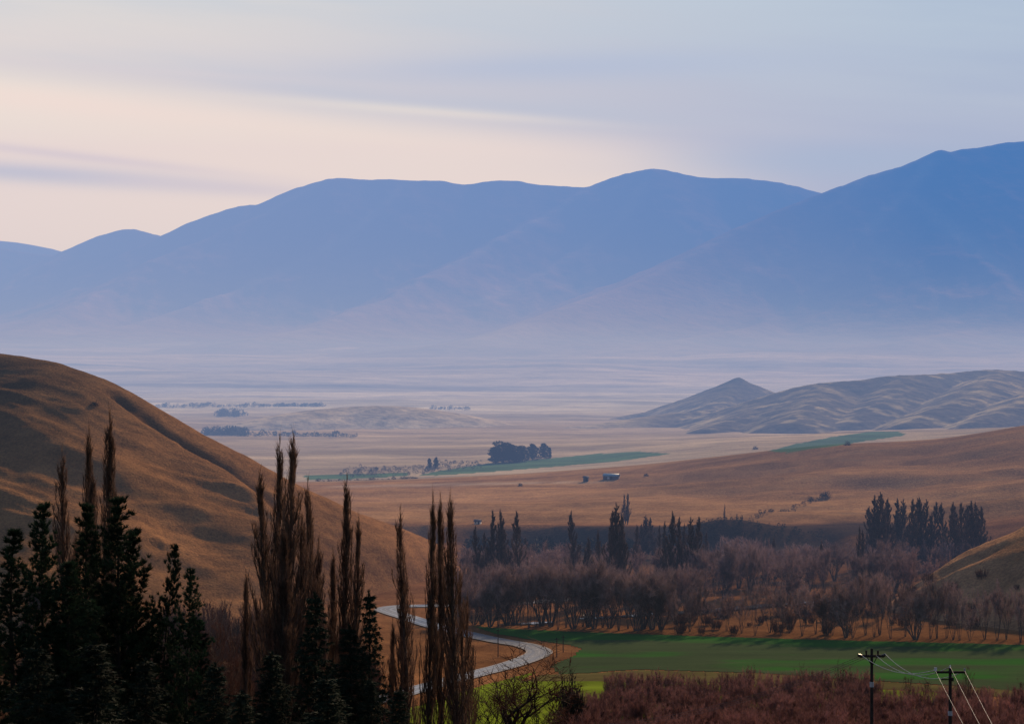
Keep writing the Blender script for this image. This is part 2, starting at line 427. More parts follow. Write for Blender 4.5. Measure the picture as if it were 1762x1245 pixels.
MAT['wire'] = plain_material('aluminium_wire', (0.36, 0.35, 0.35), 0.1, 1.0, 0.5, 0.5)
MAT['wire2'] = plain_material('dull_wire', (0.13, 0.085, 0.08), 0.1, 1.0, 0.6, 0.3)
MAT['roof'] = plain_material('blue_grey_iron_roof', (0.16, 0.26, 0.34), 0.15, 0.6, 0.6, 0.4)
MAT['wall'] = plain_material('shed_wall_boards', (0.12, 0.10, 0.11), 0.2, 0.6)
MAT['door'] = plain_material('pale_shed_door', (0.45, 0.44, 0.47), 0.1, 0.6)
MAT['hole'] = plain_material('dark_doorway', (0.015, 0.013, 0.014), 0.1, 1)
MAT['white'] = plain_material('white_paint', (0.7, 0.7, 0.7), 0.1, 1)
MAT['rock'] = plain_material('grey_rock', (0.10, 0.085, 0.075), 0.3, 0.5)

# road
m, t = material('worn_asphalt'); MAT['road'] = m
uvn = t.new('ShaderNodeAttribute', attribute_name='Col').outputs['Color']
sep = t.new('ShaderNodeSeparateColor'); t.put(sep.inputs[0], uvn)
across = sep.outputs[0]      # 0..1 across the road
pos = t.new('ShaderNodeNewGeometry').outputs['Position']
n = t.noise(pos, 0.12, 3)
tr1 = t.math('ADD', t.rng(t.math('ABSOLUTE', t.math('SUBTRACT', t.math('ABSOLUTE', t.math('SUBTRACT', across, 0.5)), 0.22)), 0.0, 0.10, 1, 0), 0)
col = t.mix(t.rng(n, 0.3, 0.7), (0.10, 0.112, 0.135), (0.118, 0.13, 0.155))
col = t.mix(t.math('MULTIPLY', tr1, 0.55), col, (0.27, 0.29, 0.33))
edge = t.rng(t.math('ABSOLUTE', t.math('SUBTRACT', across, 0.5)), 0.42, 0.47)
col = t.mix(edge, col, (0.24, 0.19, 0.15))
t.bsdf(col, t.rng(tr1, 0, 1, 0.42, 0.28), 0.6)
# road markings
m, t = material('white_line_paint'); MAT['line'] = m
pos = t.new('ShaderNodeNewGeometry').outputs['Position']
t.bsdf(t.mix(t.rng(t.noise(pos, 1.5, 4), 0.35, 0.6), (0.45, 0.45, 0.44), (0.78, 0.78, 0.76)), 0.6, 0.3)
# water
m, t = material('river_water'); MAT['water'] = m
pos = t.new('ShaderNodeNewGeometry').outputs['Position']
t.bsdf((0.03, 0.035, 0.04), 0.12, 0.9, t.bump(t.noise(pos, 0.8, 4), 0.25, 0.1))
# green field: young crop, colour attribute
MAT['field'] = land_material('green_crop', 1.2, 0.02, dark=(0.75, 0.78, 0.75), light=(1.2, 1.2, 1.15), bumpd=0.1, bumps=0.3, streak=(0.35, 1.5, 1), vary=0.8)

# ---------------------------------------------------------------- ground sheet
cols = np.concatenate([np.linspace(-6500, -900, 40), np.linspace(-880, -60, 60), np.arange(-50, 1815, 5.0), np.linspace(1830, 2650, 60), np.linspace(2700, 8300, 40)])
rows = np.exp(np.linspace(math.log(6), math.log(24000), 1250))
def in_poly(px, py, poly):
    n = len(poly); ins = np.zeros(px.shape, bool)
    j = n - 1
    for i in range(n):
        xi, yi = poly[i]; xj, yj = poly[j]
        c = ((yi > py) != (yj > py)) & (px < (xj - xi) * (py - yi) / (yj - yi + 1e-9) + xi)
        ins ^= c; j = i
    return ins
GREEN_FAR = [
    [(720, 817), (760, 809), (840, 797), (940, 789), (1020, 781), (1090, 776), (1155, 780), (1080, 791), (960, 802), (850, 811), (750, 818)],
    [(1320, 776), (1370, 763), (1440, 750), (1500, 742), (1545, 742), (1562, 748), (1500, 757), (1430, 768), (1345, 778)],
    [(1100, 800), (1300, 783), (1345, 778), (1345, 782), (1250, 792)][:0],
    [(520, 818), (620, 815), (700, 812), (705, 818), (600, 824), (530, 825)],
    [(1630, 735), (1700, 724), (1800, 716), (1830, 722), (1740, 730), (1660, 737)],
]
def ground_color(x, d, z):
    py = YH - (z - HC) / d * F; px = x / d * F + CX
    C = np.zeros(x.shape + (3,))
    near = np.array([0.060, 0.040, 0.026]); flat = np.array([0.25, 0.125, 0.058]); down = np.array([0.365, 0.212, 0.098])
    pale = np.array([0.44, 0.37, 0.255]); plain = np.array([0.60, 0.61, 0.50])
    def L(a, b, t): return a + (b - a) * t[..., None]
    C = L(near + 0 * C, flat, sstep(330, 440, d))
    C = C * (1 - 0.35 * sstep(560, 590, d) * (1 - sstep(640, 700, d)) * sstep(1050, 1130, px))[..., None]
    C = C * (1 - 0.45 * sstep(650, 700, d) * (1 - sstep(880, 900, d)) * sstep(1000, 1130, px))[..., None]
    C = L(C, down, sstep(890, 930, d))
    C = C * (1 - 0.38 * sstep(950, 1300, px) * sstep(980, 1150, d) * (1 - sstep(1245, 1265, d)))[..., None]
    n = fbm(x / 90, d / 28, 4, 101)
    n = n + 0.45 * fbm(x / 13, d / 7, 3, 103) + 0.3 * fbm(x / 4, d / 3, 2, 104)
    C = C * (1 + 0.46 * n * sstep(400, 500, d) * (1 - sstep(1200, 1400, d)))[..., None]
    # scrub on terrace scarp and knoll, with the scarp's shade painted in
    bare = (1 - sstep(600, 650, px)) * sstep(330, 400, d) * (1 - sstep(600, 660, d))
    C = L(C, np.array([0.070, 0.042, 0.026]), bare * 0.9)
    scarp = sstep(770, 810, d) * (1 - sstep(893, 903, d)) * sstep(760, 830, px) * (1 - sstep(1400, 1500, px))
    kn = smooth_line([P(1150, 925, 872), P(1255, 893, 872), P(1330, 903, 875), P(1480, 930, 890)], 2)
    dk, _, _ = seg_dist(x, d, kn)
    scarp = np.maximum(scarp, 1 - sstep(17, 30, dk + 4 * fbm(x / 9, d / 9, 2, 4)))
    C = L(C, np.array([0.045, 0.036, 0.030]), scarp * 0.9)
    # streaky fields beyond the downland crest
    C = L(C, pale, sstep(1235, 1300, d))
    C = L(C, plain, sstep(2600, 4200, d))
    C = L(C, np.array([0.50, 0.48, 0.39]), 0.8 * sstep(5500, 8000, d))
    st = fbm(x / 500, d / 60, 4, 105); st2 = fbm(x / 1600, d / 330, 4, 107)
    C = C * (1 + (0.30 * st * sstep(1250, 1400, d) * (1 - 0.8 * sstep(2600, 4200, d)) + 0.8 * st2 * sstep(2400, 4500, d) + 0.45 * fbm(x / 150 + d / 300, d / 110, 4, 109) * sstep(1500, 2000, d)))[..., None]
    # a pale track on the downland
    tr = np.exp(-((py - (837 - (px - 560) * 0.018)) / 2.0) ** 2) * sstep(540, 600, px) * (1 - sstep(980, 1080, px)) * (d > 900) * (d < 1500)
    C = L(C, np.array([0.52, 0.40, 0.29]), np.clip(tr, 0, 1) * 0.8)
    g = np.zeros(x.shape, bool)
    for poly in GREEN_FAR:
        if poly: g |= in_poly(px, py, poly) & (d > 1200) & (d < 4000)
    C = np.where(g[..., None], np.array([0.085, 0.170, 0.090]) * (1 + 0.25 * fbm(x / 25, d / 40, 3, 119))[..., None], C)
    return np.clip(C, 0.005, 0.9)
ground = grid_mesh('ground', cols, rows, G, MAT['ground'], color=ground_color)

def hill_color(x, d, z):
    n = fbm(x / 60, d / 40, 4, 111) + 0.6 * fbm(x / 9, d / 7, 3, 113)
    C = np.array([0.275, 0.145, 0.068]) * (1 + 0.32 * n)[..., None]
    top = (sstep(30, 70, z) * 0.6 + 0.55 * (1 - sstep(-190, -90, x)))[..., None]  # darker tint up high; shade of the left face painted in
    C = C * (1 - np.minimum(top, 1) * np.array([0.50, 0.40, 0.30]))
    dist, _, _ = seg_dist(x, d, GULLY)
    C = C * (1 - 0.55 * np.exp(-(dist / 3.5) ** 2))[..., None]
    return np.clip(C, 0.01, 0.9)
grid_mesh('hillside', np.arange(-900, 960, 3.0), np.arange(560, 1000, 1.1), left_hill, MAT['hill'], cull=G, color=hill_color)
def rhill_color(x, d, z):
    n = fbm(x / 20, d / 20, 4, 115)
    return np.clip(np.array([0.46, 0.260, 0.140]) * (1 + 0.45 * n + 0.3 * fbm(x / 5, d / 4, 3, 117))[..., None], 0.01, 0.9)
grid_mesh('riverside_hill', np.arange(1480, 2500, 4.0), np.arange(590, 860, 1.2), right_hill, MAT['hill'], cull=G, color=rhill_color)
def far_color(x, d, z):
    u = x / d * F + CX
    n = fbm(x / 55, d / 55, 5, 121); n2 = fbm(x / 160, d / 120, 3, 127)
    a = np.array([0.52, 0.46, 0.34]); b = np.array([0.48, 0.42, 0.26]); c = np.array([0.085, 0.082, 0.08])
    k = sstep(950, 1200, u)
    C = a + (b - a) * k[..., None]
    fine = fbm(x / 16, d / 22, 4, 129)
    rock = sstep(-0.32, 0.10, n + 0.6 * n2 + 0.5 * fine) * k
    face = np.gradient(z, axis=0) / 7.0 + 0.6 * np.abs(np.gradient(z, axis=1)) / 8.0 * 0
    shady = sstep(-0.06, 0.14, face + 0.24 * fine + 0.10 * n) * k  # shade of camera-facing slopes painted in as dark scrub colour
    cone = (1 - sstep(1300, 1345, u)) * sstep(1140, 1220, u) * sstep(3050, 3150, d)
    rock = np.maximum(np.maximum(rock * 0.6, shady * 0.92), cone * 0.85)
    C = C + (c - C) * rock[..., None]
    C = C * (1 + 0.25 * fine)[..., None]
    return np.clip(C, 0.01, 0.9)
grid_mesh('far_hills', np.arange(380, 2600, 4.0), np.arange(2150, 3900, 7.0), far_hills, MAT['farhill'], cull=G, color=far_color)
def mt_color(x, d, z):
    n = fbm(x / 500, d / 700, 4, 131)
    up = sstep(150, 800, z + 160 * n)[..., None]
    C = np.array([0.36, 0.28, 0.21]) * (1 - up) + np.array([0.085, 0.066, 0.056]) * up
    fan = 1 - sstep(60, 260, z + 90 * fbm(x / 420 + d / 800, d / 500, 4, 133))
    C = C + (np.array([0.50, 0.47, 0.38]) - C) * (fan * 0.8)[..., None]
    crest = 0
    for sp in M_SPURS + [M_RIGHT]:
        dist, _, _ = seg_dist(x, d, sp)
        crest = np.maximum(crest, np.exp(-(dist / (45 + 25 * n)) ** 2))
    C = C + (np.array([0.21, 0.21, 0.19]) - C * 0.5) * ((0.30 + 0.35 * n) * crest * sstep(120, 260, z))[..., None]  # sunlit crest lines painted in as a paler colour
    return np.clip(C * (1 + 0.25 * n)[..., None], 0.01, 0.9)
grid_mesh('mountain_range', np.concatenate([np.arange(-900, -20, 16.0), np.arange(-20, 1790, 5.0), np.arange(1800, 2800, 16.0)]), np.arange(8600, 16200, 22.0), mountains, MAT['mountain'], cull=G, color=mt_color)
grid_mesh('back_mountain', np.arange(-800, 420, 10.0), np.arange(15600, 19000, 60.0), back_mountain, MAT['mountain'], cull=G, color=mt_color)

# ---------------------------------------------------------------- draped sheets
def drape(name, poly, mat, lift, color, step_px=4.0, step_m=1.2):
    """flat field over the ground inside a polygon given in photo pixels"""
    w = [hit(a, b, G, 330, 900, 1.0008) for a, b in poly]
    poly2 = [(p[0], p[1]) for p in w]
    xs = np.arange(min(p[0] for p in poly2) - 2, max(p[0] for p in poly2) + 2, 0.8)
    ys = np.arange(min(p[1] for p in poly2) - 2, max(p[1] for p in poly2) + 2, 0.8)
    X, Y = np.meshgrid(xs, ys)
    Xw = X + 0.5 * fbm(X / 6, Y / 6, 3, 201); Yw = Y + 0.5 * fbm(X / 6, Y / 6, 3, 205)
    ins = in_poly(Xw, Yw, poly2)
    Z = G(X, Y) + lift
    idx = np.arange(X.size).reshape(X.shape)
    q = np.stack([idx[:-1, :-1], idx[:-1, 1:], idx[1:, 1:], idx[1:, :-1]], -1).reshape(-1, 4)
    q = q[ins.ravel()[q].all(1)]
    used = np.zeros(X.size, bool); used[q.ravel()] = True
    remap = np.cumsum(used) - 1
    V = np.stack([X.ravel(), Y.ravel(), Z.ravel()], -1)[used]
    me = mesh_np(name, V, remap[q])
    C = color(V[:, 0], V[:, 1])
    at = me.color_attributes.new('Col', 'FLOAT_COLOR', 'POINT')
    at.data.foreach_set('color', np.concatenate([C, np.ones((len(C), 1))], 1).astype(np.float32).ravel())
    return struct(obj(name, me, mat, smooth=True))
def field_color(x, y):
    py = YH + HC / y * F; px = x / y * F + CX
    a = np.array([0.055, 0.078, 0.036]); b = np.array([0.038, 0.120, 0.024]); c = np.array([0.030, 0.085, 0.024])
    n = fbm(x / 30, y / 12, 4, 211)
    C = a + (b - a) * sstep(-0.1, 0.5, n + 0.5 * (1 - sstep(0, 22, py - (1082 + (px - 870) * 0.03))))[..., None]
    edge = 1 - sstep(2, 9, py - (1081 + (px - 870) * 0.029) + 3 * n)  # shadow of the willow row painted as a darker green band
    return C + (c - C) * (edge * 0.75)[..., None]
drape('field', [(806, 1076), (870, 1081), (1000, 1087), (1200, 1094), (1400, 1100), (1600, 1105), (1900, 1112), (2100, 1120), (2100, 1200), (1762, 1190), (1640, 1180), (1450, 1168), (1300, 1158), (1100, 1152),
                (1010, 1158), (960, 1160), (944, 1146), (985, 1128), (998, 1116), (975, 1109), (900, 1099), (850, 1090)], MAT['field'], 0.10, field_color)
def strip_color(x, y):
    n = fbm(x / 12, y / 5, 3, 215)[..., None]
    return np.array([0.115, 0.095, 0.036]) * (1 + 0.3 * n)
drape('field', [(930, 1160), (1010, 1158), (1100, 1152), (1300, 1158), (1450, 1168), (1640, 1180), (1900, 1196), (2100, 1204), (2100, 1220), (1900, 1212), (1640, 1192), (1400, 1180), (1100, 1172), (900, 1172)], MAT['field'], 0.07, strip_color)
def lime_color(x, y):
    n = fbm(x / 14, y / 7, 4, 217)[..., None]
    return np.array([0.170, 0.225, 0.020]) * (1 + 0.35 * n)
drape('field', [(935, 1150), (900, 1170), (1100, 1172), (1400, 1180), (1640, 1192), (1700, 1240), (1400, 1260), (1000, 1300), (700, 1300), (640, 1260), (700, 1217), (780, 1193), (860, 1170)], MAT['field'], 0.05, lime_color)

# ---------------------------------------------------------------- road
ROAD = [(520, 1232), (640, 1207), (709, 1189), (799, 1165), (870, 1147), (912, 1133), (928, 1122), (905, 1112), (860, 1104), (806, 1092), (752, 1079), (708, 1065), (676, 1055), (664, 1049), (690, 1044), (757, 1042), (850, 1040), (1000, 1030)]
rp = smooth_line([hit(a, b, lambda x, y: 0 * x, 330, 1200, 1.0005) for a, b in ROAD], 14)
rp = [(p[0], p[1]) for p in rp]
def ribbon(name, mat, off0, off1, lift, ns=8, dash=None):
    V, C = [], []
    L = len(rp)
    for i, (x, y) in enumerate(rp):
        a = rp[max(i - 1, 0)]; b = rp[min(i + 1, L - 1)]
        tx, ty = b[0] - a[0], b[1] - a[1]; l = math.hypot(tx, ty)
        nx, ny = -ty / l, tx / l
        for k in range(ns + 1):
            o = off0 + (off1 - off0) * k / ns
            V.append((x + nx * o, y + ny * o, 0)); C.append((k / ns, 0, 0, 1))
    V = np.array(V, float)
    V[:, 2] = G(V[:, 0], V[:, 1]) + lift
    q = []
    for i in range(L - 1):
        if dash and (i % dash[1]) >= dash[0]: continue
        for k in range(ns):
            a = i * (ns + 1) + k
            q.append((a, a + 1, a + ns + 2, a + ns + 1))
    me = mesh_np(name, V, q)
    at = me.color_attributes.new('Col', 'FLOAT_COLOR', 'POINT')
    at.data.foreach_set('color', np.array(C, np.float32).ravel())
    return struct(obj(name, me, mat, smooth=True))
ribbon('road', MAT['road'], -3.2, 3.2, 0.22, 10)
ribbon('road_markings', MAT['line'], -0.07, 0.07, 0.235, 1, (1, 4))

# ---------------------------------------------------------------- river
def water(name, pts, widths, z=0.32):
    w = smooth_line([hit(a, b, lambda x, y: 0 * x, 330, 1200, 1.0005) for a, b in pts], 6)
    V, q = [], []
    for i, p in enumerate(w):
        a = w[max(i - 1, 0)]; b = w[min(i + 1, len(w) - 1)]
        tx, ty = b[0] - a[0], b[1] - a[1]; l = math.hypot(tx, ty); nx, ny = -ty / l, tx / l
        hw = np.interp(i / (len(w) - 1), np.linspace(0, 1, len(widths)), widths) / 2 * (1 + 0.25 * math.sin(i * 1.7))
        V += [(p[0] - nx * hw, p[1] - ny * hw, z), (p[0] + nx * hw, p[1] + ny * hw, z)]
        if i: k = 2 * i; q.append((k - 2, k - 1, k + 1, k))
    return struct(obj(name, mesh_np(name, V, q), MAT['water']))
water('river', [(1000, 1066), (1060, 1062), (1130, 1057), (1200, 1053), (1260, 1048), (1310, 1043), (1380, 1038), (1480, 1034)], [3, 3, 5, 5, 6, 5, 3])
water('river', [(860, 1076), (905, 1074), (925, 1073), (950, 1071)], [1.5, 4, 4, 1.5])

# ---------------------------------------------------------------- plant builders
class PB:
    """collects tubes, twigs and needle blades"""
    def __init__(s, seed): s.V = []; s.Q = []; s.T = []; s.r = random.Random(seed); s.off = 0; s.tw = []
    def tube(s, pts, rad, sides=5):
        n = len(pts)
        for i, p in enumerate(pts):
            a = pts[max(i - 1, 0)]; b = pts[min(i + 1, n - 1)]
            t = np.subtract(b, a); t = t / (np.linalg.norm(t) + 1e-9)
            e = np.cross(t, (0.3, 0.9, 0.1)); e /= np.linalg.norm(e) + 1e-9; f = np.cross(t, e)
            for k in range(sides):
                an = 2 * math.pi * k / sides
                s.V.append(tuple(np.add(p, rad[i] * (math.cos(an) * e + math.sin(an) * f))))
        o = s.off
        for i in range(n - 1):
            for k in range(sides):
                a = o + i * sides + k; b = o + i * sides + (k + 1) % sides
                s.Q.append((a, b, b + sides, a + sides))
        s.off += n * sides
    def twig(s, p, d, L, w): s.tw.append((*p, *d, L, w))
    def bark_mesh(s, name): return mesh_np(name, s.V, s.Q)
    def twig_mesh(s, name):
        A = np.array(s.tw); rs = np.random.RandomState(s.r.randint(0, 99999))
        p = A[:, :3]; d = A[:, 3:6]; d = d / np.linalg.norm(d, axis=1, keepdims=True); L = A[:, 6:7]; w = A[:, 7:8]
        e = np.cross(d, rs.normal(size=d.shape)); e /= np.linalg.norm(e, axis=1, keepdims=True) + 1e-9
        n = len(A); V = np.empty((n, 3, 3))
        V[:, 0] = p - e * w / 2; V[:, 1] = p + e * w / 2; V[:, 2] = p + d * L
        T = np.arange(3 * n).reshape(n, 3)
        return mesh_np(name, V.reshape(-1, 3), None, T)

def curve(p0, d0, L, up, wob, n, rnd):
    pts = [p0]; d = np.array(d0, float); d /= np.linalg.norm(d); p = np.array(p0, float)
    for i in range(n):
        d = d + np.array([0, 0, up]) / n + np.array([rnd.gauss(0, wob), rnd.gauss(0, wob), rnd.gauss(0, wob * 0.5)])
        d /= np.linalg.norm(d); p = p + d * L / n; pts.append(tuple(p))
    return pts

def make_poplar(seed, H=25.0, width=1.85, nb=125, ntw=72, bare=0.18, tw_w=0.036, spires=1):
    """Lombardy poplar: upright trunk(s) with steep ascending limbs and fine upright twigs"""
    b = PB(seed); r = b.r
    for s in range(spires):
        hs = H * (1 if s == 0 else r.uniform(0.72, 0.93))
        ox, oy = (0, 0) if s == 0 else (r.uniform(-1, 1) * width * 0.55, r.uniform(-1, 1) * width * 0.55)
        ax = np.array([vx * 0.25 for vx in (r.gauss(0, 1), r.gauss(0, 1))])
        def axis(z):
            t = z / hs
            return (ox * min(1, t * 4) + ax[0] * math.sin(t * 5), oy * min(1, t * 4) + ax[1] * math.sin(t * 4 + 1), z)
        zs = np.linspace(0, hs * 0.985, 16)
        b.tube([axis(z) for z in zs], [max(0.012, 0.30 * (H / 25) * (1 - (z / hs) ** 0.8) * (0.8 if s else 1)) for z in zs], 6)
        def rad(z):
            t = z / hs
            return width * (sstep(bare * 0.6, 0.42, t) * 0.85 + 0.15) * (1 - max(0, (t - 0.38) / 0.62) ** 1.35) + 0.05
        n = int(nb / (1 + 0.4 * (spires - 1)))
        for i in range(n):
            t = bare + (0.93 - bare) * (i + r.random()) / n
            z0 = t * hs * 0.97; a = r.uniform(0, 2 * math.pi)
            L = hs * (0.05 + 0.20 * (1 - t)) * r.uniform(0.7, 1.25)
            z1 = min(z0 + L, hs * 0.995); rr = rad(z1) * r.uniform(0.35, 1.0)
            c0 = axis(z0); m = 7; pts = []
            ph = r.uniform(0, 6)
            for k in range(m + 1):
                q = k / m
                cc = axis(z0 + (z1 - z0) * q); rq = rr * (1 - (1 - q) ** 2)
                pts.append((cc[0] + math.cos(a) * rq + 0.05 * math.sin(q * 7 + ph), cc[1] + math.sin(a) * rq + 0.05 * math.cos(q * 6 + ph), cc[2]))
            r0 = 0.02 + 0.055 * (1 - t) * (H / 25)
            b.tube(pts, [lerp(r0, 0.010, k / m) for k in range(m + 1)], 4)
            P_ = np.array(pts)
            for j in range(int(ntw * (0.6 + 0.8 * (1 - t)) )):
                q = r.uniform(0.12, 1) * m; k = min(int(q), m - 1); f = q - k
                p = P_[k] * (1 - f) + P_[k + 1] * f
                o = r.uniform(0, 2 * math.pi)
                sp = r.uniform(0.1, 0.62)
                b.twig(p, (math.cos(o) * sp, math.sin(o) * sp, 1), r.uniform(0.25, 0.8), tw_w * r.uniform(0.6, 1.3))
        for j in range(ntw):
            z = hs * r.uniform(0.72, 0.99); o = r.uniform(0, 6.3)
            b.twig(axis(z), (math.cos(o) * 0.2, math.sin(o) * 0.2, 1), r.uniform(0.3, 0.9), tw_w)
    return b.bark_mesh('trunk'), b.twig_mesh('crown')

def branch_tree(seed, H, stems, spread, levels, kids, twigs, tw_len, tw_w, r0, droop=0.0, lean=0.35, sides=5, first=1.0, tw_from=9):
    """broad bare tree by recursive forking"""
    b = PB(seed); r = b.r
    def grow(p, d, L, rad, lev):
        n = 5
        if lev == 0: L = L * first
        pts = curve(p, d, L, 0.25 - droop * (1 if lev >= levels - 1 else 0), 0.09, n, r)
        rr = [lerp(rad, rad * 0.55, i / n) for i in range(n + 1)]
        b.tube(pts, rr, max(3, sides - lev))
        end = np.subtract(pts[-1], pts[-2]); end = end / np.linalg.norm(end)
        if lev >= min(levels, tw_from):
            P_ = np.array(pts)
            for j in range(twigs if lev >= levels else twigs // 2):
                q = r.uniform(0.1, 1) * n; k = min(int(q), n - 1); f = q - k
                p2 = P_[k] * (1 - f) + P_[k + 1] * f
                dd = end + np.array([r.gauss(0, 0.75), r.gauss(0, 0.75), r.gauss(0.15 - droop, 0.5)])
                b.twig(p2, dd, tw_len * r.uniform(0.5, 1.3), tw_w * r.uniform(0.6, 1.3))
            if lev >= levels: return
        for k in range(kids if lev else kids + 1):
            f = r.uniform(0.45, 1.0) if k else 1.0
            i = min(int(f * n), n); q = pts[i]
            an = r.uniform(0, 2 * math.pi); sp = spread * r.uniform(0.6, 1.3)
            e = np.cross(end, (math.cos(an), math.sin(an), 0.2)); e /= np.linalg.norm(e) + 1e-9
            dd = end + e * sp + np.array([0, 0, 0.12])
            grow(q, dd, L * r.uniform(0.62, 0.85), rr[i] * 0.72, lev + 1)
    tot = sum(0.74 ** k for k in range(levels + 1))
    for s in range(stems):
        an = 2 * math.pi * (s + r.random() * 0.7) / stems; le = lean * r.uniform(0.4, 1.2)
        base = (math.cos(an) * 0.25 * (stems > 1), math.sin(an) * 0.25 * (stems > 1), 0)
        grow(base, (math.cos(an) * le, math.sin(an) * le, 1), H / tot * r.uniform(0.85, 1.1), r0 * r.uniform(0.7, 1.1), 0)
    return b.bark_mesh('trunk'), b.twig_mesh('crown')

def make_thicket(seed, H=5.0, rad=2.2, stems=34, tw=70, tl=0.8, w=0.05):
    """clump of upright whippy stems, one mesh"""
    b = PB(seed); r = b.r
    for s in range(stems):
        a = r.uniform(0, 6.283); q = rad * 0.5 * math.sqrt(r.random()); h = H * r.uniform(0.6, 1.05)
        le = r.uniform(0, 0.28)
        pts = curve((math.cos(a) * q, math.sin(a) * q, 0), (math.cos(a) * le, math.sin(a) * le, 1), h, 0.2, 0.05, 6, r)
        for k in range(6):
            d = np.subtract(pts[k + 1], pts[k]); L = np.linalg.norm(d)
            b.twig(pts[k], d, L * 1.15, 0.09 - 0.01 * k); b.twig(pts[k], d, L * 1.15, 0.09 - 0.01 * k)
        P_ = np.array(pts)
        for j in range(tw):
            f = r.uniform(1.2, 6); k = min(int(f), 5); f -= k
            o = r.uniform(0, 6.283); sp = r.uniform(0.2, 0.8)
            b.twig(P_[k] * (1 - f) + P_[k + 1] * f, (math.cos(o) * sp, math.sin(o) * sp, 1), tl * r.uniform(0.5, 1.4), w * r.uniform(0.6, 1.3))
    return b.twig_mesh('thicket')

def make_pine(seed, H=22.0, wid=3.2, bare=0.28, whorls=26, nb=6, up=0.55, tuft=22, lean=0.0, gap=0.15, droop=False, tl=0.36):
    """radiata pine (up) or fir (droop): trunk, whorled limbs, tufts of needles"""
    b = PB(seed); r = b.r
    lx, ly = r.gauss(0, lean), r.gauss(0, lean)
    def axis(z): t = z / H; return np.array([lx * t * t + 0.15 * math.sin(t * 6), ly * t * t, z])
    zs = np.linspace(0, H, 14)
    b.tube([tuple(axis(z)) for z in zs], [max(0.02, 0.27 * H / 22 * (1 - z / H) ** 0.9) for z in zs], 6)
    n = PB(seed + 999); n.r = r
    for w in range(whorls):
        t = bare + (0.985 - bare) * (w / (whorls - 1)) ** 0.92
        z0 = t * H
        env = wid * (1 - ((t - bare) / (1 - bare)) ** 1.15) * (0.55 + 0.45 * sstep(bare, bare + 0.12, t)) + 0.25
        for k in range(nb):
            if r.random() < gap: continue
            a = 2 * math.pi * (k + r.random() * 0.6) / nb + w * 1.3
            L = env * r.uniform(0.6, 1.2) * (1 + 0.25 * math.sin(w * 2.1 + k))
            s0 = (-0.12 if droop else up * (0.35 + 0.8 * t))
            pts = curve(tuple(axis(z0)), (math.cos(a), math.sin(a), s0), L, (-0.25 if droop else 0.55), 0.05, 5, r)
            b.tube(pts, [lerp(0.05 * (1.2 - t), 0.012, i / 5) for i in range(6)], 3)
            P_ = np.array(pts); nt = max(4, int(L * 6.0))
            for j in range(nt):
                f = (0.25 + 0.75 * (j + r.random()) / nt) * 5; i = min(int(f), 4); f -= i
                p = P_[i] * (1 - f) + P_[i + 1] * f
                dr = P_[i + 1] - P_[i]; dr = dr / np.linalg.norm(dr)
                side = 0.38 * (1 - 0.4 * t)
                p = p + np.array([r.gauss(0, side * 0.5), r.gauss(0, side * 0.5), r.gauss(-0.15 if droop else 0.05, side * 0.4)])
                for q in range(tuft):
                    d = dr * 0.8 + np.array([r.gauss(0, 0.6), r.gauss(0, 0.6), r.gauss(-0.3 if droop else 0.45, 0.45)])
                    n.twig(p, d, tl * r.uniform(0.6, 1.2), 0.068 * r.uniform(0.7, 1.3))
        for q in range(tuft):
            n.twig(axis(z0), (r.gauss(0, 0.5), r.gauss(0, 0.5), 0.8), tl * 0.8, 0.07)
    for q in range(60):
        n.twig(axis(H * r.uniform(0.95, 1.0)), (r.gauss(0, 0.35), r.gauss(0, 0.35), 1), tl, 0.07)
    return b.bark_mesh('trunk'), n.twig_mesh('crown')

def make_shelter_tree(seed, H=24.0, rad=8.0, base=-0.02, n=5200, leaf=1.3, lobes=13):
    """old broad pine seen from afar: trunk with limbs and a lumpy crown of needle clusters"""
    b = PB(seed); r = b.r
    b.tube([(0, 0, 0), (0.2, 0, H * 0.3), (0, 0.3, H * 0.62), (0.2, 0, H * 0.9)], [0.55, 0.45, 0.28, 0.08], 6)
    cs = []
    for i in range(lobes):
        t = (i + 0.5) / lobes; z = H * lerp(base + 0.12, 0.90, t); a = i * 2.4 + r.random()
        q = rad * 0.55 * math.sqrt(1 - (max(0, t - 0.3) / 0.75) ** 2) * r.uniform(0.5, 1.0)
        cs.append((math.cos(a) * q, math.sin(a) * q, z, rad * r.uniform(0.34, 0.52) * (1 - 0.35 * t)))
        b.tube([(0, 0, z * 0.7), (math.cos(a) * q * 0.6, math.sin(a) * q * 0.6, z * 0.9), (math.cos(a) * q, math.sin(a) * q, z)], [0.2, 0.12, 0.04], 4)
    for i in range(n):
        c = cs[r.randrange(lobes)]
        v = np.array([r.gauss(0, 1), r.gauss(0, 1), r.gauss(0, 1)]); v /= np.linalg.norm(v)
        p = np.array(c[:3]) + v * c[3] * r.uniform(0.55, 1.05) * np.array([1, 1, 0.85])
        b.twig(p, v + np.array([r.gauss(0, .6), r.gauss(0, .6), 0.4]), leaf * r.uniform(0.6, 1.3), leaf * 0.5)
    return b.bark_mesh('trunk'), b.twig_mesh('crown')

def make_scrub(seed, H=2.0, rad=1.6, n=420, leaf=0.4):
    b = PB(seed); r = b.r
    for i in range(n):
        v = np.array([r.gauss(0, 1), r.gauss(0, 1), abs(r.gauss(0, 1))]); v /= np.linalg.norm(v)
        k = r.uniform(0.35, 1.0)
        p = v * np.array([rad, rad, H]) * k * (1 + 0.25 * math.sin(v[0] * 7 + seed) * math.cos(v[1] * 6))
        b.twig(p, v + np.array([r.gauss(0, .5), r.gauss(0, .5), 0.5]), leaf * r.uniform(0.6, 1.4), leaf * 0.35)
    return b.twig_mesh('scrub')

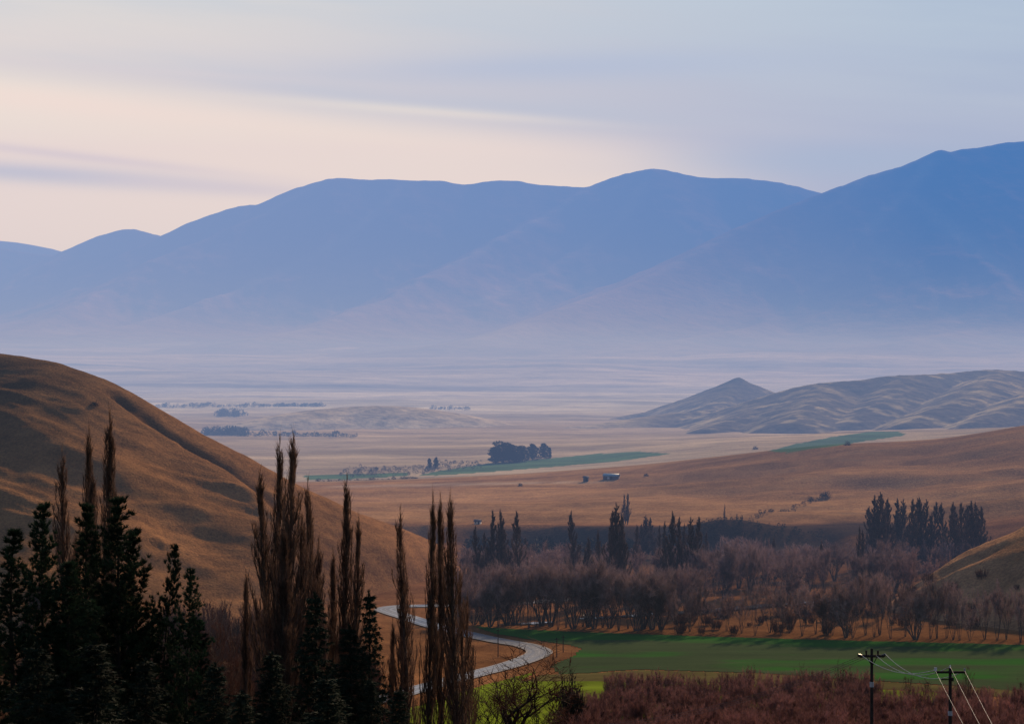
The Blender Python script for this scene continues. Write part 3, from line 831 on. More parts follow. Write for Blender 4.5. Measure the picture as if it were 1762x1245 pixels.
TALL = {}
def place_tree(name, protos, i, mats, x, y, h, H0, label, cat, group=None, rz=0, sx=1.0, sink=0.3, lean=0):
    bark, crown = protos[i % len(protos)]
    z = float(ground_at(x, y)) - sink
    if crown.name not in TALL:
        zz = np.empty(len(crown.vertices) * 3, np.float32); crown.vertices.foreach_get('co', zz)
        TALL[crown.name] = float(np.percentile(zz[2::3], 99.7))
    s = h / TALL[crown.name]
    sx = sx * H0 / TALL[crown.name] if name in ('willow_tree', 'bare_tree', 'sapling') else sx
    e = empty(name, (x, y, z), rz, (s * sx, s * sx, s))
    if lean: e.rotation_euler = (0, lean, rz)
    obj('trunk', bark, mats[0], e); obj('crown', crown, mats[1], e)
    return tag(e, label, cat, group)
def _look(name, u, d):
    c, r, Z = GRIDS[name]
    if not (c[0] < u < c[-1] and r[0] < d < r[-1]): return -1e9
    i = int(np.searchsorted(c, u)) - 1; j = int(np.searchsorted(r, d)) - 1
    a = (u - c[i]) / (c[i + 1] - c[i]); b = (d - r[j]) / (r[j + 1] - r[j])
    return float((Z[j, i] * (1 - a) + Z[j, i + 1] * a) * (1 - b) + (Z[j + 1, i] * (1 - a) + Z[j + 1, i + 1] * a) * b)
def ground_at(x, y):
    u = x / y * F + CX
    return max(_look(n, u, y) for n in ('ground', 'hillside', 'riverside_hill', 'far_hills'))
def at_top(px, ytop, d):
    """x, ground height and tree height for a tree whose top shows at (px, ytop)"""
    x, y, zt = P(px, ytop, d)
    return x, d, zt - ground_at(x, d)

rnd = random.Random(7)
THK = [make_thicket(80 + k) for k in range(4)]
THR = [m_.copy() for m_ in THK]
POP = [make_poplar(11, spires=1), make_poplar(12, spires=2), make_poplar(13, width=1.35, spires=1), make_poplar(14, width=2.2, spires=3, nb=150), make_poplar(15, width=1.2, bare=0.3)]
PINE = [make_pine(21, wid=3.9), make_pine(22, wid=3.2, bare=0.2, lean=0.4), make_pine(23, wid=3.8, bare=0.35, gap=0.3, lean=0.8), make_pine(24, wid=4.4, whorls=30, bare=0.12, gap=0.1)]
FIR = [make_pine(31, H=20, wid=3.6, bare=0.04, whorls=34, nb=7, droop=True, tl=0.36, gap=0.08), make_pine(32, H=20, wid=3.0, bare=0.04, whorls=34, nb=7, droop=True, tl=0.36, gap=0.12)]

# ---- foreground poplars: (px, ytop, distance, proto, width factor, label)
PF = [
    (108, 790, 172, 1, 1.0, 'slender bare poplar, leftmost of the four showing above the dark pines'),
    (147, 745, 176, 0, 0.8, 'tall bare poplar with a needle-thin tip, second from left above the pines'),
    (165, 808, 165, 2, 0.8, 'shortest of the bare poplars showing above the dark pines'),
    (185, 720, 174, 2, 1.05, 'tallest bare poplar at the left, spindle-shaped top against the shaded hill'),
    (456, 812, 158, 0, 1.0, 'bare poplar on the left flank of the big middle group'),
    (474, 762, 155, 2, 0.85, 'bare poplar with a thin spire just left of the tallest one in the middle group'),
    (495, 750, 150, 0, 1.0, 'tallest bare poplar of the middle group, its tip against the misty plain'),
    (522, 843, 152, 3, 0.95, 'broad bushy bare poplar on the right flank of the middle group'),
    (424, 985, 160, 4, 0.9, 'small thin bare poplar at the left foot of the middle group'),
    (593, 828, 160, 2, 0.9, 'bare poplar with a pointed top, tallest of the group of three left of the road'),
    (611, 892, 158, 0, 0.8, 'bare poplar close on the right of the pointed one, reaching three quarters of its height'),
    (574, 950, 162, 4, 1.0, 'lowest and thinnest poplar of the group of three left of the road'),
    (695, 888, 165, 1, 0.95, 'lone slender bare poplar standing in front of the road'),
    (676, 1066, 166, 4, 0.8, 'short bare poplar at the left foot of the lone slender one'),
    (740, 857, 150, 2, 0.7, 'bare poplar at the left edge of the tall clump before the road bend'),
    (758, 858, 152, 4, 0.8, 'thin-topped bare poplar in the centre of the clump before the road bend'),
    (781, 855, 148, 0, 0.9, 'densest bare poplar of the clump before the road bend, dark full spindle'),
    (797, 985, 151, 3, 0.75, 'low bushy bare poplar at the right edge of the clump before the road bend'),
    (487, 905, 148, 4, 1.3, 'half-height bare poplar hidden among the trunks of the middle group'),
    (540, 900, 157, 1, 0.9, 'shorter bare poplar at the outermost right of the middle group'),
]
for (px, yt, d, i, sx, lab) in PF:
    x, y, h = at_top(px, yt, d)
    place_tree('poplar_tree', POP, i, (MAT['poplar_bark'], MAT['poplar_twig']), x, y, h, 25.0, lab, 'tree', 'bare poplars in the foreground', rnd.uniform(0, 6.28), sx * 25 / h * 1.0 * min(1.15, h / 24), 0.3)

# ---- foreground pines and firs
PN = [
    (20, 903, 128, 1, 1.0, 'dark pine at the far left edge of the photo'),
    (76, 860, 132, 0, 0.85, 'dark pine with a stepped pointed spire, second from the left edge'),
    (150, 862, 140, 3, 1.0, 'wide dark pine in front of the left poplars, left half of the big dark mass'),
    (203, 850, 136, 3, 1.1, 'tallest dark pine, right half of the big dark mass at the left'),
    (232, 905, 139, 0, 0.95, 'dark pine leaning out on the right shoulder of the big dark mass'),
    (270, 932, 138, 2, 0.62, 'open-crowned dark pine with a bare trunk, standing free right of the mass'),
    (318, 975, 132, 2, 0.68, 'rightmost dark pine with side branches reaching to the right'),
    (118, 960, 130, 0, 1.15, 'lower dark pine filling the gap beside the spired pine'),
    (-25, 980, 122, 3, 0.8, 'dark pine cut by the left edge of the photo'),
    (345, 1060, 140, 1, 0.8, 'small dark pine right of the free-standing pines'),
]
for (px, yt, d, i, sx, lab) in PN:
    x, y, h = at_top(px, yt, d)
    place_tree('pine_tree', PINE, i, (MAT['pine_bark'], MAT['needles']), x, y, h, 22.0, lab, 'tree', 'dark pines at the lower left', rnd.uniform(0, 6.28), sx * 22 / h)
FR = [
    (541, 1022, 142, 0, 0.9, 'dark fir behind the trunks of the middle poplar group'),
    (634, 1018, 140, 1, 0.72, 'dark fir with drooping branches left of the road, pointed top'),
    (600, 1075, 138, 0, 0.9, 'lower dark fir between the poplars left of the road'),
    (690, 1180, 130, 1, 0.75, 'small dark fir in front of the near end of the road'),
    (372, 1138, 120, 0, 0.8, 'low dark fir at the bottom between pines and poplars'),
    (468, 1120, 136, 0, 1.0, 'low dark fir under the middle poplar group'),
    (415, 1185, 118, 1, 0.9, 'lowest dark fir at the bottom edge left of the middle group'),
    (560, 1160, 128, 1, 1.1, 'low dark fir at the bottom edge right of the middle group'),
    (250, 1130, 122, 0, 0.9, 'low dark fir under the free-standing pine'),
    (60, 1105, 112, 0, 1.0, 'low dark fir in the bottom left corner'),
    (160, 1100, 115, 1, 1.2, 'low dark fir under the big dark mass of pines'),
    (638, 1165, 134, 0, 0.7, 'low dark fir just left of where the road leaves the picture'),
]
for (px, yt, d, i, sx, lab) in FR:
    x, y, h = at_top(px, yt, d)
    place_tree('fir_tree', FIR, i, (MAT['pine_bark'], MAT['fir']), x, y, h, 20.0, lab, 'tree', 'dark firs under the poplars', rnd.uniform(0, 6.28), sx * 20 / h)

# ---- spreading bare trees in front of the lime-green meadow
BT = [branch_tree(41, 17.0, 1, 0.85, 4, 3, 7, 1.0, 0.045, 0.24, lean=0.1, sides=6, first=0.8), branch_tree(42, 17.0, 2, 0.7, 4, 3, 7, 1.0, 0.045, 0.2, lean=0.3, sides=6, first=0.8)]
for (px, yt, d, i, sx, lab) in [(888, 1104, 402, 0, 1.0, 'spreading bare tree with a round open crown in front of the lime green meadow'),
                                (835, 1150, 398, 1, 0.8, 'smaller bare tree leaning left beside the round-crowned one'),
                                (940, 1172, 405, 1, 0.7, 'low bare tree between the round-crowned tree and the dark bush')]:
    x, y, h = at_top(px, yt, d)
    place_tree('bare_tree', BT, i, (MAT['pine_bark'], MAT['brush']), x, y, h, 17.0, lab, 'tree', None, rnd.uniform(0, 6), sx * 17 / h * 1.3)
DB = make_scrub(51, 4.5, 3.2, 2600, 0.55)
x, y, h = at_top(980, 1172, 430)
o = obj('dark_bush', DB, MAT['scrub']); o.location = (x, y, 0); o.scale = (1.1, 1.1, h / 4.5); tag(o, 'dark rounded bush at the left end of the red willow thicket', 'bush')

# ---- valley willows
WIL = [branch_tree(60 + k, 15.5, (5, 6, 7, 4, 5, 5, 3, 5, 6)[k], (0.55, 0.5, 0.45, 0.5, 0.42, 0.55, 0.5, 0.36, 0.4)[k], 4, 2, (22, 22, 22, 46, 38, 34, 60, 40, 30)[k], 1.25, 0.055 if k < 3 else 0.07, 0.17, lean=(0.38, 0.3, 0.42, 0.3, 0.22, 0.45, 0.3, 0.18, 0.3)[k], sides=4, first=0.62 if k < 3 else 1.15, tw_from=1 if k < 3 else 2) for k in range(9)]
WM = (MAT['willow_bark'], MAT['willow_twig'])
def willow(px, ytop, ybase, label, group, i=None, sx=1.0, dj=0.0):
    d = HC * F / (ybase - YH) + dj
    x, y, h = at_top(px, ytop, d)
    h = max(h, 4)
    place_tree('willow_tree', WIL, i if i is not None else rnd.randrange(9), WM, x, y, h, 12.0, label, 'tree', group, rnd.uniform(0, 6.28), sx * 12 / h * (h / 13) ** 0.6, 0.2)
FL = 'bare purple-brown willow in the front row behind the green field'
px = 792
while px < 1800:
    base = np.interp(px, [790, 1100, 1762], [1075, 1086, 1104])
    top = np.interp(px, [790, 900, 1000, 1100, 1250, 1400, 1500, 1600, 1762], [985, 975, 968, 978, 1000, 992, 985, 1000, 1012])
    willow(px, top + rnd.uniform(-14, 26), base + rnd.uniform(-5, 2), FL, 'willows in the front row along the green field', rnd.choice([0, 1, 2, 4, 7]) if px < 1130 else rnd.choice([3, 4, 5, 6, 7, 8, 3, 6, 2]))
    px += rnd.uniform(13, 22) * 0.75 if px < 1130 else (rnd.uniform(12, 30) if px < 1320 else rnd.uniform(9, 26))
ML = 'bare willow in the second row, seen between the crowns of the front row'
px = 786
while px < 1190:
    willow(px, rnd.uniform(958, 985), rnd.uniform(1046, 1062), ML, 'willows in the second row on the left')
    px += rnd.uniform(9, 15)
BL = 'bare willow of the grove beyond the river below the scrubby knoll'
for k in range(84):
    px = rnd.uniform(1180, 1650)
    top = np.interp(px, [1190, 1250, 1330, 1450, 1520, 1640], [935, 925, 932, 935, 930, 950]) + rnd.uniform(-4, 30)
    willow(px, top + (0 if k % 3 else -6), rnd.uniform(975, 1030), BL, 'willows of the grove beyond the river')
for k in range(6):
    px = rnd.uniform(1330, 1560)
    willow(px, rnd.uniform(975, 1000), rnd.uniform(1050, 1066), 'small bare willow on the near river bank', 'small willows on the near river bank')
for k in range(18):
    px = rnd.uniform(1485, 1690)
    willow(px, rnd.uniform(925, 945), rnd.uniform(972, 992), 'bare willow at the foot of the dense poplar grove', 'willows at the foot of the poplar grove')
SL = 'bare willow in the shade below the dark terrace edge'
for k in range(34):
    px = rnd.uniform(795, 1200)
    willow(px, rnd.uniform(930, 955), rnd.uniform(985, 1010), SL, 'willows below the terrace edge', sx=1.1)

# ---- valley poplars
FPOP = [make_poplar(70 + k, H=20, width=1.7, nb=50, ntw=150, bare=0.02, tw_w=0.09, spires=1 + k % 3) for k in range(4)]
VP = [
    (820, 906, 750, 'misty bare poplar nearest the dark foreground clump, leftmost of the valley poplars'),
    (850, 881, 760, 'bare valley poplar, left one of the close pair right of the foreground clump'),
    (864, 881, 765, 'bare valley poplar, right one of the close pair right of the foreground clump'),
    (890, 881, 745, 'bare valley poplar standing single just right of the close pair'),
    (985, 881, 775, 'lone bare valley poplar against the dark terrace, midway along the row'),
    (1050, 882, 735, 'bare valley poplar at the left of the dense central clump'),
    (1062, 870, 738, 'tallest bare poplar of the dense central clump in the valley'),
    (1068, 888, 742, 'bare poplar at the right of the dense central clump in the valley'),
    (1080, 848, 904, 'pale misty poplar rising highest behind the central clump'),
    (1075, 850, 908, 'pale misty poplar close beside the highest one behind the central clump'),
    (1110, 888, 820, 'faint misty poplar, left one of the pale pair right of the central clump'),
    (1121, 890, 824, 'faint misty poplar, right one of the pale pair right of the central clump'),
    (1155, 882, 745, 'bare valley poplar with dark twin tips left of the scrubby knoll'),
    (1166, 892, 748, 'shorter bare poplar leaning on the one with twin tips'),
    (1190, 893, 752, 'bare valley poplar at the left foot of the scrubby knoll'),
    (1200, 890, 756, 'bare valley poplar just before the left end of the scrubby knoll'),
]
FPM = (MAT['willow_bark'], MAT['far_poplar_twig'])
for k, (px, yt, d, lab) in enumerate(VP):
    if d < 800: d *= 0.93
    x, y, h = at_top(px, yt, d)
    place_tree('poplar_tree', FPOP, k, FPM, x, y, h, 20.0, lab, 'tree', 'bare poplars along the valley floor', rnd.uniform(0, 6), (0.9 if d > 900 else 1.75) * 20 / h * max(1, h / 20) ** 0.5)
for px, yt, lab in [(1247, 866, 'small dark poplar on top of the scrubby knoll'), (1268, 882, 'low dark tree beside the poplar on the scrubby knoll'), (1277, 884, 'lowest dark tree on the scrubby knoll')]:
    x, y, h = at_top(px, yt, 873)
    place_tree('poplar_tree', FPOP, 0, FPM, x, y, h, 20.0, lab, 'tree', None, px, 0.9 * 20 / 20 * 0.42 * 20 / h * 0.9)
GR = [(1497, 872), (1505, 855), (1513, 850), (1521, 852), (1528, 858), (1546, 860), (1553, 862), (1570, 860), (1578, 858), (1586, 858), (1593, 862), (1608, 864), (1622, 866), (1636, 866), (1645, 872), (1655, 866), (1663, 870), (1673, 864), (1681, 867), (1689, 872)]
for k, (px, yt) in enumerate(GR):
    d = rnd.uniform(770, 800)
    x, y, h = at_top(px, yt, d)
    place_tree('poplar_tree', FPOP, k, FPM, x, y, h, 20.0, 'bare poplar in the dense upright grove at the right above the valley', 'tree', 'poplars of the dense grove at the right', rnd.uniform(0, 6), 2.2 * 20 / h)

for k, (px, yt) in enumerate([(835, 915), (905, 925), (1012, 925), (1031, 912), (1095, 903), (1134, 905), (1176, 903), (1214, 915), (940, 930), (1142, 898), (1330, 925), (1415, 930), (1478, 905), (1486, 912)]):
    x, y, h = at_top(px, yt, rnd.uniform(700, 770))
    place_tree('poplar_tree', FPOP, k, FPM, x, y, h, 20.0, 'small misty bare poplar half hidden among the willow crowns', 'tree', 'slim poplars half hidden among the willows', rnd.uniform(0, 6), 1.2 * 20 / h)
for k in range(60):
    px = rnd.uniform(1100, 1790); d = rnd.uniform(583, 655)
    x, y, _ = P(px, 0, d); h = rnd.uniform(1.2, 3.6)
    o = obj('bush', THK[k % 4], MAT['brush']); s = h / 5.0
    o.location = (x, y, ground_at(x, y) - 0.1); o.rotation_euler = (0, 0, rnd.uniform(0, 6.28)); o.scale = (s * 1.9, s * 1.9, s)
    tag(o, 'low bare bush on the brown strip under the front row willows', 'bush', 'low bushes under the front row willows')

# ---- red willow thicket at the bottom
TG = 'dark red whippy willow bush in the thicket at the lower right'
top_u = [985, 1010, 1060, 1150, 1250, 1400, 1500, 1560, 1650, 1700, 1800]
top_y = [1195, 1182, 1168, 1150, 1147, 1148, 1165, 1190, 1178, 1192, 1180]
nthk = 0
for row in range(8):
    d = 478 - row * 13
    px = 975 + rnd.uniform(0, 20)
    while px < 1800:
        x, y, _ = P(px + rnd.uniform(-6, 6), 0, d + rnd.uniform(-5, 5))
        h = 5.2 * rnd.uniform(0.8, 1.2)
        ty = YH + (HC - h) / d * F
        lim = np.interp(px, top_u, top_y)
        if ty > lim - 8 + rnd.uniform(-6, 6) and ty < 1262:
            o = obj('willow_bush', THR[rnd.randrange(4)], MAT['thicket'])
            o.location = (x, y, float(ground_at(x, y)) - 0.2); o.rotation_euler = (0, 0, rnd.uniform(0, 6.28)); s = h / 5.0
            o.scale = (s * 1.35, s * 1.35, s)
            tag(o, TG, 'bush', 'red willow bushes of the thicket'); nthk += 1
        px += rnd.uniform(15, 24)
# taller bare saplings sticking out of the thicket
SAP = [branch_tree(90 + k, 7.0, 2, 0.4, 2, 3, 12, 0.8, 0.05, 0.08, lean=0.2, sides=4) for k in range(2)]
for (px, yt, d, lab) in [(1450, 1130, 470, 'bare sapling rising from the thicket left of the first power pole'), (1468, 1142, 474, 'bare sapling between the thicket edge and the first power pole'),
                         (1560, 1150, 468, 'dark bare sapling on the lime strip between the two power poles'), (1600, 1158, 470, 'bare sapling just left of the second power pole'),
                         (1660, 1140, 468, 'tallest bare sapling, right behind the second power pole'), (1762, 1160, 464, 'bare sapling at the right edge of the photo'),
                         (1290, 1138, 474, 'bare sapling in the middle of the thicket top'), (1130, 1148, 474, 'bare sapling at the left end of the thicket top'), (1385, 1136, 474, 'bare sapling where the thicket top is highest')]:
    x, y, h = at_top(px, yt, d)
    place_tree('sapling', SAP, int(px) % 2, (MAT['willow_bark'], MAT['brush']), x, y, h, 7.0, lab, 'tree', None, px, 0.75 * 7 / h * 1.3)

# ---- bare brush between the foreground trees
BRG = 'reddish bare brush standing between the dark foreground trees'
for k in range(230):
    px = rnd.uniform(250, 640) if k % 4 else rnd.uniform(-20, 640)
    d = rnd.uniform(385, 600); h = rnd.uniform(4.5, 8.5)
    if px > 560: d = min(d, 500)
    x, y, _ = P(px, 0, d)
    o = obj('bush', THK[rnd.randrange(4)], MAT['brush'])
    o.location = (x, y, ground_at(x, y) - 0.3); o.rotation_euler = (0, 0, rnd.uniform(0, 6.28)); s = h / 5.0; o.scale = (s * 1.2, s * 1.2, s)
    tag(o, BRG, 'bush', 'bare brush between the foreground trees')
for (px, yt, d, lab) in [(385, 1045, 300, 'reddish bare tree in the gap between the pines and the middle poplar group'), (410, 1075, 290, 'thin bare tree just left of the middle poplar group, low in the gap'), (350, 1075, 310, 'dark bare tree beside the rightmost pine'),
                         (655, 1110, 300, 'small bare tree on the brown grass left of the lone poplar'), (560, 1050, 310, 'bare tree between the middle poplars and the pointed one')]:
    x, y, h = at_top(px, yt, d)
    place_tree('bare_tree', BT, int(px) % 2, (MAT['willow_bark'], MAT['brush']), x, y, h, 17.0, lab, 'tree', None, px, 0.7 * 17 / h * 0.8)

# ---- distant pines and belts
SHT = [make_shelter_tree(101 + k, rad=7 + k, n=3800) for k in range(3)]
SM = (MAT['pine_bark'], MAT['farpine'])
for (px, yt, yb, i, sx, lab) in [(853, 768, 797, 0, 1.25, 'leftmost dark pine of the clump on the green strip'), (866, 758, 796, 2, 1.25, 'tallest broad pine of the clump on the green strip'),
                             (884, 764, 795, 1, 1.2, 'broad pine in the middle of the clump on the green strip'), (899, 765, 794, 2, 0.95, 'pine left of the gap in the clump on the green strip'),
                             (917, 762, 791, 0, 0.85, 'pine with light showing through, right of the gap in the clump'), (936, 761, 789, 1, 0.8, 'pointed pine near the right end of the clump on the green strip'),
                             (946, 768, 788, 0, 0.4, 'small pine at the right end of the clump on the green strip'),
                             (739, 787, 806, 0, 0.55, 'left pine of the small pair beyond the dry downland'), (750, 785, 806, 1, 0.5, 'right pine of the small pair beyond the dry downland')]:
    gx, gd, gz = hit(px, yb, G, 1350, 3000, 1.001)
    h = (yb - yt) / F * gd
    place_tree('pine_tree', SHT, i, SM, gx, gd, h, 24.0, lab, 'tree', None, px, sx * 1.7, 0.5)

SCR = [make_scrub(110 + k) for k in range(4)]
def belt(name, pts, n, hmin, hmax, spread, mat, leaf=1.0, seed=0, dmin=1300):
    """a far-off belt of trees that reads as one dark mass"""
    r = random.Random(seed); b = PB(seed)
    w = [hit(a, c, lambda x, y: np.maximum(G(x, y), far_hills(x, y)) if dmin > 2000 else G(x, y), dmin, 9000, 1.002) for a, c in pts]
    for i in range(n):
        t = r.random() * (len(w) - 1); k = min(int(t), len(w) - 2); f = t - k
        x = lerp(w[k][0], w[k + 1][0], f); y = lerp(w[k][1], w[k + 1][1], f) + r.uniform(-spread, spread)
        z = ground_at(x, y); h = r.uniform(hmin, hmax) * (0.75 + 0.35 * math.sin(t * 9) * math.sin(t * 23))
        for j in range(60):
            v = np.array([r.gauss(0, 1), r.gauss(0, 1), r.gauss(0, 1)]); v /= np.linalg.norm(v)
            p = np.array([x, y, z + h * 0.5]) + v * np.array([h * 0.42, h * 0.42, h * 0.5]) * r.uniform(0.6, 1)
            b.twig(p, v + np.array([0, 0, 0.4]), h * 0.22 * leaf, h * 0.13)
    o = obj(name, b.twig_mesh(name), mat); o['kind'] = 'stuff'; return o
def stuff_label(o, lab, cat): o['label'] = lab; o['category'] = cat
stuff_label(belt('woodland', [(352, 749), (425, 750), (520, 751), (612, 752)], 200, 3.5, 6.5, 18, MAT['hazywood'], seed=1, dmin=2000), 'dark tree belt crossing the misty plain behind the left hill', 'trees')
stuff_label(belt('woodland', [(352, 748), (390, 748), (424, 749)], 60, 7, 10, 25, MAT['hazywood'], seed=2, dmin=2000), 'taller dark wood at the left end of the tree belt', 'trees')
stuff_label(belt('woodland', [(270, 700), (450, 699), (560, 699)], 420, 4, 6.5, 60, MAT['palewood'], seed=3, dmin=2900), 'long thin line of trees far out on the pale plain', 'trees')
stuff_label(belt('woodland', [(376, 716), (417, 716)], 60, 8, 11, 60, MAT['palewood'], seed=4, dmin=2900), 'small hazy wood standing alone on the pale plain', 'trees')
stuff_label(belt('woodland', [(740, 703), (810, 703)], 110, 3, 5, 80, MAT['palewood'], seed=5, dmin=3500), 'hazy wood beyond the low rounded mound', 'trees')
stuff_label(belt('scrubland', [(590, 813), (650, 812), (730, 809), (760, 806), (830, 800)], 260, 1.5, 3.2, 70, MAT['hazywood'], seed=6), 'grey-brown scrub along the creek left of the green strip', 'scrub')
stuff_label(belt('scrubland', [(545, 834), (620, 832), (690, 833), (720, 830)], 140, 1.0, 2.2, 14, MAT['hazywood'], seed=7), 'low scrub line at the far edge of the dry downland', 'scrub')
stuff_label(belt('scrubland', [(1290, 893), (1330, 880), (1380, 868), (1425, 855)], 110, 0.6, 1.6, 5, MAT['scrub'], seed=8, dmin=905), 'broken line of scrub climbing the dry downland', 'scrub')
stuff_label(belt('scrubland', [(800, 945), (900, 946), (1000, 948), (1100, 948), (1180, 940)], 300, 2, 5, 12, MAT['scrub'], seed=9, dmin=700), 'dark scrub covering the foot of the terrace edge', 'scrub')
stuff_label(belt('scrubland', [(1170, 925), (1210, 912), (1255, 905), (1330, 915), (1420, 930)], 240, 0.8, 2.0, 10, MAT['scrub'], seed=10, dmin=700), 'dark scrub covering the knoll above the willows', 'scrub')
# single bushes on the slopes
k = 0
for (px, py, h, lab) in [(1112, 819, 1.6, 'small dark bush right of the shed on the dry downland'), (1458, 766, 2.2, 'dark bush on the skyline of the dry downland'), (1300, 773, 2.5, 'dark bush beside the pale paddock left of the upper green field'),
                     (895, 836, 1.6, 'small bush on the pale track across the downland'), (1420, 857, 3.0, 'dark bush at the top of the broken scrub line'), (1395, 862, 2.0, 'low bush just below the top of the scrub line')]:
    gx, gd, gz = hit(px, py, G, 880, 3000, 1.0006)
    o = obj('bush', SCR[k % 4], MAT['scrub']); k += 1
    o.location = (gx, gd, gz - 0.1); o.scale = (h / 1.8, h / 1.8, h / 2.0); tag(o, lab, 'bush')
for (px, py, h, lab) in [(88, 618, 2.0, 'small bush on the skyline of the left hill, nearest its top'), (130, 629, 1.3, 'tiny bush on the left hill skyline where it starts to fall'), (222, 669, 1.4, 'tiny bush halfway down the left hill skyline'), (203, 660, 1.1, 'tiny bush left of the halfway one on the hill skyline'), (162, 696, 1.6, 'dark bush on the upper face of the left hill')]:
    gx, gd, gz = hit(px, py + 2, left_hill, 500, 1100, 1.0004)
    o = obj('bush', SCR[k % 4], MAT['scrub']); k += 1
    o.location = (gx, gd, gz - 0.2); o.scale = (h / 1.8, h / 1.8, h / 2.0); tag(o, lab, 'bush')

# ---------------------------------------------------------------- buildings
def box_np(b, x0, x1, y0, y1, z0, z1):
    V = b['V']; o = len(V)
    V += [(x0, y0, z0), (x1, y0, z0), (x1, y1, z0), (x0, y1, z0), (x0, y0, z1), (x1, y0, z1), (x1, y1, z1), (x0, y1, z1)]
    b['Q'] += [(o, o+3, o+2, o+1), (o+4, o+5, o+6, o+7), (o, o+1, o+5, o+4), (o+1, o+2, o+6, o+5), (o+2, o+3, o+7, o+6), (o+3, o, o+4, o+7)]
def boxes(name, lst, mat, parent):
    b = {'V': [], 'Q': []}
    for a in lst: box_np(b, *a)
    return obj(name, mesh_np(name, b['V'], b['Q']), mat, parent)
gx, gd, gz = hit(1052, 824, G, 880, 2000, 1.0004)
sh = tag(empty('shed', (gx, gd, gz - 0.2), R(-18)), 'grey farm shed with a blue iron roof standing alone on the dry downland', 'shed')
k = gd / F                       # metres per photo pixel there
Ls, Ws, Hs = 26 * k, 14 * k, 6 * k
def gable(name, x0, x1, y0, y1, z0, z1, mat, parent, th=0.15, over=0.3):
    ym = (y0 + y1) / 2
    V = [(x0-over, y0-over, z0-th), (x0-over, ym, z1), (x0-over, y1+over, z0-th), (x1+over, y0-over, z0-th), (x1+over, ym, z1), (x1+over, y1+over, z0-th)]
    V += [(a, b_, c + th) for a, b_, c in V]
    Q = [(0, 1, 4, 3), (1, 2, 5, 4), (6, 9, 10, 7), (7, 10, 11, 8), (0, 3, 9, 6), (2, 8, 11, 5), (0, 6, 7, 1), (1, 7, 8, 2), (3, 4, 10, 9), (4, 5, 11, 10)]
    return obj(name, mesh_np(name, V, Q), mat, parent)
wl = boxes('wall', [(-Ls/2, Ls/2, Ws/2 - .15, Ws/2, 0, Hs), (-Ls/2, -Ls/2 + .15, -Ws/2, Ws/2 - .15, 0, Hs), (Ls/2 - .15, Ls/2, -Ws/2, Ws/2 - .15, 0, Hs),
                    (-Ls/2 + .15, -Ls/6, -Ws/2, -Ws/2 + .15, 0, Hs), (Ls/6, Ls/2 - .15, -Ws/2, -Ws/2 + .15, 0, Hs)], MAT['wall'], sh)
boxes('door', [(-Ls/2 + 2.2, -Ls/2 + 3.4, -Ws/2 - .06, -Ws/2 - .002, 0, Hs * 0.8)], MAT['door'], sh)
for q in (-Ls/6, 0, Ls/6): boxes('post', [(q - .1, q + .1, -Ws/2 - .05, -Ws/2 + .15, 0, Hs - .002)], MAT['wall'], sh)
gable('roof', -Ls/2, Ls/2, -Ws/2, Ws/2, Hs + 0.15, Hs + 4 * k, MAT['roof'], sh)
V = [(-Ls/2 + .02, -Ws/2, Hs), (-Ls/2 + .02, Ws/2, Hs), (-Ls/2 + .02, 0, Hs + 4 * k - .1)]
obj('gable_end', mesh_np('gable_end', V + [(Ls/2 - .02, a[1], a[2]) for a in V], None, [(0, 1, 2), (3, 5, 4)]), MAT['wall'], sh)
gx, gd, gz = hit(1008, 828, G, 880, 2000, 1.0004)
ht = tag(empty('hut', (gx, gd, gz - 0.2), R(15)), 'tiny grey hut a little left of the farm shed', 'hut')
boxes('wall', [(-1.1, 1.1, -1, 1, 0, 2.0)], MAT['wall'], ht); gable('roof', -1.1, 1.1, -1, 1, 2.1, 2.9, MAT['wall'], ht)
boxes('door', [(-.35, .35, -1.05, -1.002, 0, 1.7)], MAT['hole'], ht)
gx, gd, gz = hit(822, 901, G, 880, 2000, 1.0004)
ct = tag(empty('cottage', (gx, gd, gz - 0.2), R(-10)), 'tiny white cottage at the terrace edge behind the leftmost valley poplar', 'cottage')
boxes('wall', [(-1.2, 1.2, -1.0, 1.0, 0, 1.2)], MAT['white'], ct); gable('roof', -1.2, 1.2, -1.0, 1.0, 1.3, 1.9, MAT['wall'], ct)
boxes('window', [(-.9, -.4, -1.04, -1.002, .5, 1.0)], MAT['hole'], ct); boxes('door', [(.3, .8, -1.04, -1.002, 0, 1.1)], MAT['hole'], ct)

# ---------------------------------------------------------------- power poles and wires
def tube_obj(name, paths, mat, parent=None, sides=6):
    b = PB(1)
    for pts, rad in paths: b.tube(pts, rad, sides)
    return obj(name, b.bark_mesh(name), mat, parent, smooth=True)
def rot(v, a): return (v[0] * math.cos(a) - v[1] * math.sin(a), v[0] * math.sin(a) + v[1] * math.cos(a), v[2])

